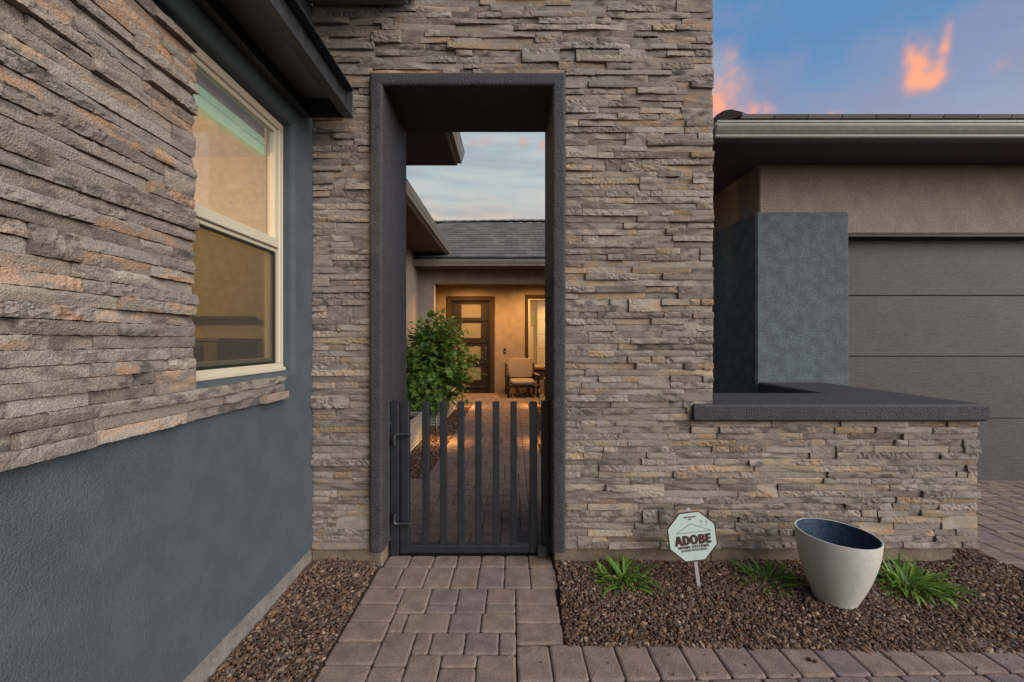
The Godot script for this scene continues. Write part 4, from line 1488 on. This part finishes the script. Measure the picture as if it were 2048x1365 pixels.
func build_gate() -> void:
	var z := -2.947
	var y1 := 1.075
	for p in [[-0.846, -0.790, "charcoal steel gate post fixed to the left jamb"], [0.205, 0.260, "charcoal steel gate post fixed to the right jamb"]]:
		var g := thing("gate_post", p[2], "post", Vector3(p[0], 0, z), "gate posts")
		var w: float = p[1] - p[0]
		bx("tube", Vector3(0, 0.005, -0.028), Vector3(w, y1, 0.028), M.gate_steel, g, 0.004)
		bx("post_cap", Vector3(-0.002, y1 + 0.0005, -0.030), Vector3(w + 0.002, y1 + 0.006, 0.030), M.gate_steel, g, 0.002)
		for y in [0.12, 0.93]:
			var b := MB.new()
			var s := -1.0 if p[0] < 0 else 1.0
			var x := 0.0 if p[0] < 0 else w
			b.tube([Vector3(x, y, 0.018), Vector3(x + s * 0.004, y, 0.018)], [0.012, 0.012], 6)
			b.tube([Vector3(x - s * 0.0, y, 0.030), Vector3(x, y, 0.038)], [0.009, 0.009], 6)
			obj("anchor_bolt", b, M.hinge_steel, g)
	var g := thing("entry_gate", "waist-high charcoal steel gate with open vertical bars", "gate", Vector3(-0.3, 0, z))
	var o := Vector3(0.3, 0, 0)
	bx("stile", o + Vector3(-0.773, 0.02, -0.025), o + Vector3(-0.720, y1, 0.025), M.gate_steel, g, 0.004)
	bx("stile", o + Vector3(0.123, 0.02, -0.025), o + Vector3(0.176, y1, 0.025), M.gate_steel, g, 0.004)
	bx("bottom_rail", o + Vector3(-0.7195, 0.022, -0.025), o + Vector3(0.1225, 0.075, 0.025), M.gate_steel, g, 0.004)
	for k in 6:
		var c := -0.7195 + 0.842 * (k + 0.94) / 6.85
		bx("bar", o + Vector3(c - 0.0225, 0.0755, -0.0225), o + Vector3(c + 0.0225, y1, 0.0225), M.gate_steel, g, 0.004)
	for y in [0.855, 0.235]:
		var hg := Node3D.new()
		hg.name = "hinge"
		g.add_child(hg, true)
		hg.position = o
		var s := 1.0 if y > 0.5 else -1.0
		var pin := MB.new()
		pin.tube([Vector3(-0.815, y - s * 0.05, 0.045), Vector3(-0.815, y - s * 0.012, 0.045), Vector3(-0.808, y, 0.045), Vector3(-0.795, y, 0.045), Vector3(-0.70, y, 0.040)], [0.010, 0.010, 0.009, 0.009, 0.007], 10)
		obj("pin", pin, M.hinge_steel, hg)
		var bar := MB.new()
		bar.tube([Vector3(-0.778, y, 0.044), Vector3(-0.718, y, 0.041)], [0.0135, 0.0135], 12)
		obj("barrel", bar, M.gate_steel, hg)
		var sl := MB.new()
		sl.tube([Vector3(-0.815, y - s * 0.075, 0.046), Vector3(-0.815, y - s * 0.03, 0.046)], [0.014, 0.014], 12)
		obj("socket", sl, M.gate_steel, hg)
		var nut := MB.new()
		nut.tube([Vector3(-0.712, y, 0.0405), Vector3(-0.702, y, 0.0405)], [0.012, 0.012], 6)
		obj("nut", nut, M.hinge_steel, hg)
	var la := MB.new()
	la.box(o + Vector3(0.178, 0.0, 0.031), o + Vector3(0.245, 0.085, 0.055), 0.004)
	obj("latch", la, M.black_steel, g)

func leaf_mesh(seed_: int) -> ArrayMesh:
	# five-lobed leaf, about one metre long from stalk to tip, folded along its midrib and curled
	var rng := RandomNumberGenerator.new()
	rng.seed = seed_
	var out: Array[Vector2] = [Vector2(0, 0), Vector2(0.16, -0.05), Vector2(0.44, 0.06), Vector2(0.30, 0.24), Vector2(0.50, 0.50), Vector2(0.24, 0.52), Vector2(0.22, 0.72), Vector2(0.0, 1.0)]
	var mb := MB.new()
	var fold := rng.randf_range(0.2, 0.45)
	var curl := rng.randf_range(0.1, 0.4)
	var at := func(p: Vector2, s: float) -> Vector3: return Vector3(p.x * s, absf(p.x) * fold - p.y * p.y * curl, p.y)
	for s in [-1.0, 1.0]:
		for i in out.size() - 1:
			var m := Vector2(0, clampf((out[i].y + out[i + 1].y) * 0.5, 0.05, 0.9))
			mb.tri(at.call(m, s), at.call(out[i], s), at.call(out[i + 1], s))
		for i in range(1, out.size() - 2):
			var m0 := Vector2(0, clampf((out[i - 1].y + out[i].y) * 0.5, 0.05, 0.9)); var m1 := Vector2(0, clampf((out[i].y + out[i + 1].y) * 0.5, 0.05, 0.9))
			mb.tri(at.call(m0, s), at.call(out[i], s), at.call(m1, s))
	return mb.mesh()

func build_planters() -> void:
	var k := 0
	for p in [[-2.02, -1.36, 4.75, 6.33, 0.43, "corrugated galvanised planter nearest the gate"], [-2.02, -1.25, 7.35, 9.25, 0.47, "corrugated galvanised planter holding the big leafy shrub"]]:
		var t := thing("metal_planter", p[5], "planter", Vector3((p[0] + p[1]) * 0.5, 0, -(p[2] + p[3]) * 0.5), "corrugated planters")
		var hx: float = (p[1] - p[0]) * 0.5
		var hz: float = (p[3] - p[2]) * 0.5
		var h: float = p[4]
		var ribs := 9
		for side in 4:
			var mb := MB.new()
			var wd := hx if side % 2 == 0 else hz
			var dp := hz if side % 2 == 0 else hx
			var b := Basis(Vector3.UP, PI / 2 * side)
			var n := ribs * 6
			for i in n:
				var y0 := 0.01 + (h - 0.03) * i / n; var y1 := 0.01 + (h - 0.03) * (i + 1) / n
				var d0 := dp + 0.009 * sin(TAU * i / 6.0); var d1 := dp + 0.009 * sin(TAU * (i + 1) / 6.0)
				mb.quad(b * Vector3(-wd, y0, d0), b * Vector3(wd, y0, d0), b * Vector3(wd, y1, d1), b * Vector3(-wd, y1, d1))
				mb.quad(b * Vector3(wd, y0, d0 - 0.002), b * Vector3(-wd, y0, d0 - 0.002), b * Vector3(-wd, y1, d1 - 0.002), b * Vector3(wd, y1, d1 - 0.002))
			obj("corrugated_panel", mb, M.galvanised, t)
		var rim := MB.new()
		for s in [-1.0, 1.0]:
			rim.box(Vector3(-hx - 0.012, h - 0.022, s * hz - 0.014), Vector3(hx + 0.012, h, s * hz + 0.014), 0.004)
			rim.box(Vector3(s * hx - 0.014, h - 0.0225, -hz + 0.014), Vector3(s * hx + 0.014, h - 0.0005, hz - 0.014), 0.004)
		obj("rim", rim, M.galvanised, t)
		bx("soil", Vector3(-hx + 0.012, 0.0, -hz + 0.012), Vector3(hx - 0.012, h - 0.06, hz - 0.012), M.potting_soil, t)
		k += 1
	# shrub
	var rng := RandomNumberGenerator.new()
	rng.seed = 44
	var base := Vector3(-1.62, 0.41, -8.1)
	var sh := thing("shrub", "dense green shrub with lobed leaves spilling out of the planter", "shrub", base)
	var stems := MB.new()
	var tips: Array = []
	for i in 26:
		var a := rng.randf() * TAU
		var out_ := rng.randf_range(0.15, 0.95)
		var up := rng.randf_range(0.45, 1.45) * (1.15 - 0.35 * out_)
		if i < 5:   # tall shoots
			out_ = rng.randf_range(0.1, 0.4); up = rng.randf_range(1.3, 1.62)
			a = [0.3, 2.6, 1.4, -0.6, 3.6][i]
		var e := Vector3(cos(a) * out_ * 0.92 + 0.12, up, sin(a) * out_ * 1.0)
		var m := Vector3(e.x * 0.35, up * 0.55, e.z * 0.35)
		var b0 := Vector3(cos(a) * 0.06, -0.03, sin(a) * 0.06)
		stems.tube([b0, b0.lerp(m, 0.5) + Vector3(0, 0.04, 0), m, m.lerp(e, 0.6) + Vector3(0, 0.03, 0), e], [0.012, 0.010, 0.008, 0.005, 0.003], 5)
		tips.append([b0, m, e])
	obj("stem", stems, M.bark, sh)
	var leaves := [leaf_mesh(1), leaf_mesh(2), leaf_mesh(3)]
	var all: Array = []
	for i in 2900:
		var t: Array = tips[rng.randi() % tips.size()]
		var f := pow(rng.randf(), 0.75)
		var c: Vector3 = (t[0] as Vector3).lerp(t[1], f * 2.0) if f < 0.5 else (t[1] as Vector3).lerp(t[2], f * 2.0 - 1.0)
		var spread := 0.23 * (1.0 - 0.55 * f) + 0.03
		var q := c + Vector3(rng.randfn(0, spread), rng.randfn(0, spread * 0.8) + 0.02, rng.randfn(0, spread))
		if q.y < -0.12:
			q.y = rng.randf_range(-0.1, 0.2)
		if q.x + base.x < -2.2:
			continue
		var s := rng.randf_range(0.07, 0.175)
		if q.y > 1.2:
			s *= 0.8
		var away := Vector3(q.x, 0.3, q.z).normalized()
		var b := Basis.looking_at(-(away + Vector3(rng.randfn(0, 0.5), rng.randfn(-0.35, 0.4), rng.randfn(0, 0.5))).normalized(), Vector3(rng.randfn(0, 0.25), 1, rng.randfn(0, 0.25)).normalized())
		all.append([Transform3D(b.scaled(Vector3.ONE * s), q), s * (1.0 + 0.6 * q.z), rng.randi() % 3, rng.randi() % 3])
	for i in 620:   # leaves hanging over the planter's edge
		var q := Vector3(rng.randf_range(-0.55, 0.42), rng.randf_range(-0.16, 0.55), rng.randf_range(0.2, 0.86))
		var b := Basis.looking_at(-(Vector3(rng.randfn(0.1, 0.5), rng.randfn(-0.6, 0.4), rng.randfn(0.9, 0.4))).normalized(), Vector3(rng.randfn(0, 0.3), 1, rng.randfn(0.3, 0.3)).normalized())
		var s := rng.randf_range(0.08, 0.17)
		all.append([Transform3D(b.scaled(Vector3.ONE * s), q), s * (1.0 + 0.6 * q.z), rng.randi() % 3, rng.randi() % 3])
	all.sort_custom(func(a, b): return a[1] > b[1])
	var names := ["leaf_a", "leaf_b", "leaf_c"]
	var rest: Array = [[], [], []]
	for i in all.size():
		if i < 280:
			var o := put("leaf", leaves[all[i][2]], M[names[all[i][3]]], sh)
			o.transform = all[i][0]
		else:
			rest[all[i][3]].append(all[i])
	for m in 3:
		var mm := MultiMesh.new()
		mm.transform_format = MultiMesh.TRANSFORM_3D
		mm.mesh = leaves[m]
		mm.instance_count = rest[m].size()
		for i in rest[m].size():
			mm.set_instance_transform(i, rest[m][i][0])
		var mi := MultiMeshInstance3D.new()
		mi.name = "foliage"
		mi.multimesh = mm
		mi.material_override = M[names[m]]
		sh.add_child(mi, true)
		mi.set_meta("kind", "stuff")
	for p in [[0.62, 0.95, 0.55], [0.3, 0.25, 0.85], [0.66, 0.72, 0.2]]:
		var fl := MB.new()
		for a in 5:
			var b := Basis(Vector3.UP, TAU * a / 5.0)
			fl.quad(b * Vector3.ZERO, b * Vector3(0.012, 0.008, 0.014), b * Vector3(0.0, 0.012, 0.03), b * Vector3(-0.012, 0.008, 0.014))
		var o := obj("flower", fl, M.petal, sh)
		o.transform = Transform3D(Basis(Vector3.RIGHT, 1.1), Vector3(p[0], p[1], p[2]))

func build_porch_things() -> void:
	var warm := Color(1.0, 0.73, 0.43)
	# path lights
	for p in [[-1.12, 6.2, 1.0, 0.455, "short path light beside the nearer planter"], [-1.12, 9.5, 1.0, 0.47, "short path light beside the leafy shrub's planter"], [0.64, 9.7, -1.0, 0.47, "short path light in front of the cushioned chair"], [0.62, 6.2, -1.0, 0.455, "short path light just behind the right gate jamb"]]:
		var l := thing("path_light", p[4], "light", Vector3(p[0], 0, -p[1]), "path lights")
		var st := MB.new()
		st.tube([Vector3(0, -0.03, 0), Vector3(0, p[3], 0)], [0.011, 0.011], 8)
		obj("stem", st, M.black_steel, l)
		bx("head", Vector3(-0.02 if p[2] > 0 else -0.16, p[3], -0.03), Vector3(0.16 if p[2] > 0 else 0.02, p[3] + 0.022, 0.03), M.black_steel, l, 0.003)
		for z in [-0.03, 0.026]:
			bx("lip", Vector3(p[2] * 0.08 - 0.075, p[3] - 0.012, z), Vector3(p[2] * 0.08 + 0.075, p[3] - 0.0005, z + 0.004), M.black_steel, l)
		bx("lens", Vector3(p[2] * 0.09 - 0.05, p[3] - 0.004, -0.022), Vector3(p[2] * 0.09 + 0.05, p[3] - 0.0005, 0.022), M.glow, l)
		var s := SpotLight3D.new()
		s.name = "light"
		s.light_energy = 0.4
		s.light_color = warm
		s.light_size = 0.03
		s.spot_angle = 64.0
		s.spot_angle_attenuation = 0.9
		s.spot_range = 5.0
		s.spot_attenuation = 2.0
		s.shadow_enabled = true
		s.rotation_degrees = Vector3(-90, 0, 0)
		s.position = Vector3(p[2] * 0.09, p[3] - 0.012, 0)
		l.add_child(s)
	downlight(Vector3(-1.2, 3.199, -11.1), 4.0, warm, "recessed porch ceiling light above the front door")
	downlight(Vector3(0.6, 3.199, -11.1), 3.8, warm, "recessed porch ceiling light above the chair")
	downlight(Vector3(1.3, 2.949, -13.2), 1.8, Color(1.0, 0.82, 0.56), "recessed ceiling light in the hall behind the porch window", 80.0)
	downlight(Vector3(-1.2, 2.949, -13.2), 0.16, Color(1.0, 0.82, 0.56), "recessed ceiling light in the hall behind the front door", 80.0)
	# doorbell
	var db := thing("doorbell", "small black doorbell on the porch wall right of the door", "doorbell", Vector3(-0.21, 1.22, -12.1))
	bx("case", Vector3(-0.035, -0.07, 0.001), Vector3(0.035, 0.07, 0.028), M.black_plastic, db, 0.008)
	var bt := MB.new()
	bt.tube([Vector3(0, -0.02, 0.0275), Vector3(0, -0.02, 0.033)], [0.016, 0.016], 16)
	obj("button", bt, M.aluminium, db)
	# framed picture in the hall
	var pic := thing("wall_picture", "small green tree picture on the hall wall behind the window", "picture", Vector3(0.735, 2.3, -14.2))
	bx("frame", Vector3(-0.09, -0.29, 0.001), Vector3(0.09, 0.29, 0.02), M.black_plastic, pic, 0.003)
	bx("print", Vector3(-0.08, -0.28, 0.0205), Vector3(0.08, 0.28, 0.024), M.picture_print, pic)
	bx("green_field", Vector3(-0.08, -0.28, 0.0245), Vector3(0.08, 0.06, 0.026), M.picture_green, pic)
	# lounge chair
	var ch := thing("lounge_chair", "cushioned lounge chair with dark frame on the porch", "chair", Vector3(0.26, 0, -11.45))
	ch.rotation_degrees.y = 6.0
	for s in [-1.0, 1.0]:
		var x: float = s * 0.40
		bx("front_leg", Vector3(x - 0.03, 0.0, 0.32), Vector3(x + 0.03, 0.585, 0.38), M.dark_wood, ch, 0.005)
		var bk := MB.new()
		bk.prism(PackedVector2Array([Vector2(-0.42, 0.0), Vector2(-0.37, 0.0), Vector2(-0.27, 0.36), Vector2(-0.42, 0.88), Vector2(-0.47, 0.88), Vector2(-0.33, 0.36)]), x - 0.022, x + 0.022, Transform3D(Basis(Vector3(0, 0, 1), Vector3(0, 1, 0), Vector3(-1, 0, 0)), Vector3.ZERO))
		obj("rear_leg", bk, M.dark_wood, ch)
		var am := MB.new()
		am.box(Vector3(x - 0.04, 0.586, -0.36), Vector3(x + 0.04, 0.612, 0.42), 0.006)
		obj("armrest", am, M.warm_wood if s > 0 else M.dark_wood, ch)
		bx("side_rail", Vector3(x - 0.02, 0.27, -0.30), Vector3(x + 0.02, 0.325, 0.319), M.dark_wood, ch, 0.004)
	bx("front_rail", Vector3(-0.369, 0.27, 0.325), Vector3(0.369, 0.33, 0.365), M.dark_wood, ch, 0.004)
	for k in 4:
		bx("back_slat", Vector3(-0.377, 0.45 + k * 0.11, -0.335 - k * 0.03), Vector3(0.377, 0.50 + k * 0.11, -0.315 - k * 0.03), M.dark_wood, ch, 0.003)
	obj("seat_cushion", cushion(Vector3(0.70, 0.13, 0.68)), M.tan_fabric, ch).transform = Transform3D(Basis(Vector3.RIGHT, 0.06), Vector3(0, 0.40, 0.06))
	obj("back_cushion", cushion(Vector3(0.72, 0.60, 0.16)), M.tan_fabric, ch).transform = Transform3D(Basis(Vector3.RIGHT, -0.27), Vector3(0, 0.74, -0.27))
	# side table
	var tb := thing("side_table", "small wooden side table right of the lounge chair", "table", Vector3(1.12, 0, -11.3))
	bx("table_top", Vector3(-0.26, 0.48, -0.26), Vector3(0.26, 0.51, 0.26), M.warm_wood, tb, 0.005)
	for x in [-0.22, 0.22]:
		for z in [-0.22, 0.22]:
			bx("leg", Vector3(x - 0.02, 0, z - 0.02), Vector3(x + 0.02, 0.4795, z + 0.02), M.warm_wood, tb, 0.004)

func cushion(size: Vector3) -> MB:
	var mb := MB.new()
	var n := 14
	var f := func(u: float, v: float, s: float, ax: int) -> Vector3:
		# point on a puffed box
		var p := Vector3.ZERO
		p[ax] = s; p[(ax + 1) % 3] = u; p[(ax + 2) % 3] = v
		var r := Vector3(signf(p.x) * pow(absf(p.x), 1.0), signf(p.y), signf(p.z))
		r = Vector3(p.x * sqrt(maxf(0.0, 1.0 - p.y * p.y * 0.22 - p.z * p.z * 0.22 + p.y * p.y * p.z * p.z * 0.1)), p.y * sqrt(maxf(0.0, 1.0 - p.z * p.z * 0.22 - p.x * p.x * 0.22 + p.z * p.z * p.x * p.x * 0.1)), p.z * sqrt(maxf(0.0, 1.0 - p.x * p.x * 0.22 - p.y * p.y * 0.22 + p.x * p.x * p.y * p.y * 0.1)))
		return r * size * 0.5
	for ax in 3:
		for s in [-1.0, 1.0]:
			for i in n:
				for j in n:
					var u0 := -1.0 + 2.0 * i / n; var u1 := -1.0 + 2.0 * (i + 1) / n
					var v0 := -1.0 + 2.0 * j / n; var v1 := -1.0 + 2.0 * (j + 1) / n
					var a: Vector3 = f.call(u0, v0, s, ax); var b: Vector3 = f.call(u1, v0, s, ax); var c: Vector3 = f.call(u1, v1, s, ax); var d: Vector3 = f.call(u0, v1, s, ax)
					if s > 0:
						mb.quad(a, b, c, d)
					else:
						mb.quad(d, c, b, a)
	return mb

func grass_plant(at: Vector3, spread: float, tall: float, blades: int, seed_: int, label: String) -> void:
	var rng := RandomNumberGenerator.new()
	rng.seed = seed_
	var t := thing("weed_plant", label, "plant", at, "green plants in the gravel")
	var mbs := [MB.new(), MB.new()]
	for i in blades:
		var a := rng.randf() * TAU
		var r := rng.randf() * spread * 0.42
		var root := Vector3(cos(a) * r, -0.012, sin(a) * r * 0.8)
		var dir := Vector3(cos(a + rng.randfn(0, 0.5)), 0, sin(a + rng.randfn(0, 0.5)))
		var l := rng.randf_range(0.3, 1.0) * tall
		var lean := rng.randf_range(0.5, 1.9)
		var w := rng.randf_range(0.004, 0.011) * (1.8 if rng.randf() < 0.2 else 1.0)
		var prev := root
		var side := dir.cross(Vector3.UP).normalized()
		var mb: MB = mbs[rng.randi() % 2]
		var n := 5
		var ang := 0.35 * lean
		var pw := w * 0.6
		for k in n:
			ang += lean * rng.randf_range(0.22, 0.42)
			var nx := prev + (dir * sin(ang) + Vector3.UP * cos(ang)) * l / n
			var f := float(k + 1) / n
			var nw := w * (1.0 - pow(f, 2.2))
			var fold := Vector3.UP * 0.0015
			mb.quad(prev - side * pw + fold, prev, nx, nx - side * nw + fold)
			mb.quad(prev, prev + side * pw + fold, nx + side * nw + fold, nx)
			prev = nx
			pw = nw
	obj("blades", mbs[0], M.blade_a, t)
	obj("young_blades", mbs[1], M.blade_b, t)

func build_front_things() -> void:
	# security sign on its stake
	var s := thing("yard_sign", "pale green octagonal security sign on a metal stake in the gravel", "sign", Vector3(1.132, 0.0, -2.535))
	s.rotation_degrees = Vector3(-3, 0, 6.8)
	bx("stake", Vector3(-0.011, -0.06, -0.004), Vector3(0.011, 0.485, 0.0), M.aluminium, s, 0.001)
	var oct := PackedVector2Array()
	var brd := PackedVector2Array()
	for k in 8:
		var a := PI / 8 + PI / 4 * k
		oct.append(Vector2(cos(a), sin(a)) * 0.1525)
		brd.append(Vector2(cos(a), sin(a)) * 0.160)
	var c := Transform3D(Basis(), Vector3(0, 0.315, 0))
	var pb := MB.new()
	pb.prism(brd, 0.0005, 0.003, c)
	obj("border", pb, M.sign_ink, s)
	var pf := MB.new()
	pf.prism(oct, 0.0032, 0.0042, c)
	obj("plate", pf, M.sign_face, s)
	var fz := 0.0052
	text(s, "PROTECTED", 0.073, 0.0105, Vector3(0, 0.432, fz), M.sign_ink)
	text(s, "BY", 0.016, 0.0095, Vector3(0, 0.419, fz), M.sign_ink)
	text(s, "ADOBE", 0.216, 0.054, Vector3(0, 0.297, fz), M.sign_ink, 0.0042)
	text(s, "HOME SYSTEMS", 0.186, 0.0155, Vector3(0, 0.2555, fz), M.sign_ink, 0.0009)
	text(s, "24 HOUR MONITORING", 0.158, 0.0125, Vector3(0, 0.236, fz), M.sign_ink)
	var ln := MB.new()
	for q in [[-0.095, 0.342, 0.0, 0.392], [0.0, 0.392, 0.118, 0.338], [-0.095, 0.342, 0.118, 0.338], [0.062, 0.37, 0.066, 0.402], [0.054, 0.400, 0.076, 0.404], [0.094, 0.372, 0.094, 0.388], [0.094, 0.388, 0.102, 0.398], [0.088, 0.394, 0.102, 0.400]]:
		var a := Vector3(q[0], q[1], 0.0044); var b := Vector3(q[2], q[3], 0.0044)
		var d := (b - a).normalized()
		var n := Vector3(-d.y, d.x, 0) * 0.0019
		ln.quad(a - n, b - n, b + n, a + n)
	obj("roof_emblem", ln, M.sign_line, s)
	for y in [0.462, 0.172]:
		var bo := MB.new()
		bo.tube([Vector3(0, y, 0.003), Vector3(0, y, 0.008)], [0.005, 0.005], 10)
		obj("bolt", bo, M.hinge_steel, s)
	# pot
	var p := thing("plant_pot", "empty cream tapered plant pot with dark blue inside on the gravel", "pot", Vector3(1.868, 0.0, -2.43))
	p.rotation_degrees.z = -2.0
	var H := 0.392
	var outer := PackedVector2Array([Vector2(0.0, -0.004), Vector2(0.085, -0.004)])
	for k in 5:
		var a := PI / 2 * k / 4.0
		outer.append(Vector2(0.085 + 0.022 * sin(a), 0.018 - 0.022 * cos(a)))
	for k in range(1, 17):
		var t := k / 16.0
		outer.append(Vector2(lerpf(0.107, 0.204, 1.0 - pow(1.0 - t, 1.75)), lerpf(0.018, H - 0.006, t)))
	outer.append(Vector2(0.2035, H - 0.001))
	outer.append(Vector2(0.200, H))
	outer.append(Vector2(0.196, H - 0.002))
	var po := MB.new()
	po.lathe(outer, 64)
	obj("shell", po, M.pot_cream, p)
	var inn := PackedVector2Array()
	for k in 13:
		var t := 1.0 - k / 12.0
		inn.append(Vector2(lerpf(0.10, 0.1955, 1.0 - pow(1.0 - t, 1.75)), lerpf(0.12, H - 0.002, t)))
	inn.append(Vector2(0.0, 0.118))
	var pi := MB.new()
	pi.lathe(inn, 64)
	obj("inner_wall", pi, M.pot_inside, p)
	grass_plant(Vector3(0.69, 0.01, -2.62), 0.32, 0.19, 260, 8, "leafy green weed in the gravel left of the yard sign")
	grass_plant(Vector3(1.575, 0.01, -2.60), 0.32, 0.17, 240, 9, "leafy green weed between the yard sign and the pot")
	grass_plant(Vector3(2.41, 0.01, -2.56), 0.44, 0.22, 340, 10, "spreading grassy weed right of the cream pot")
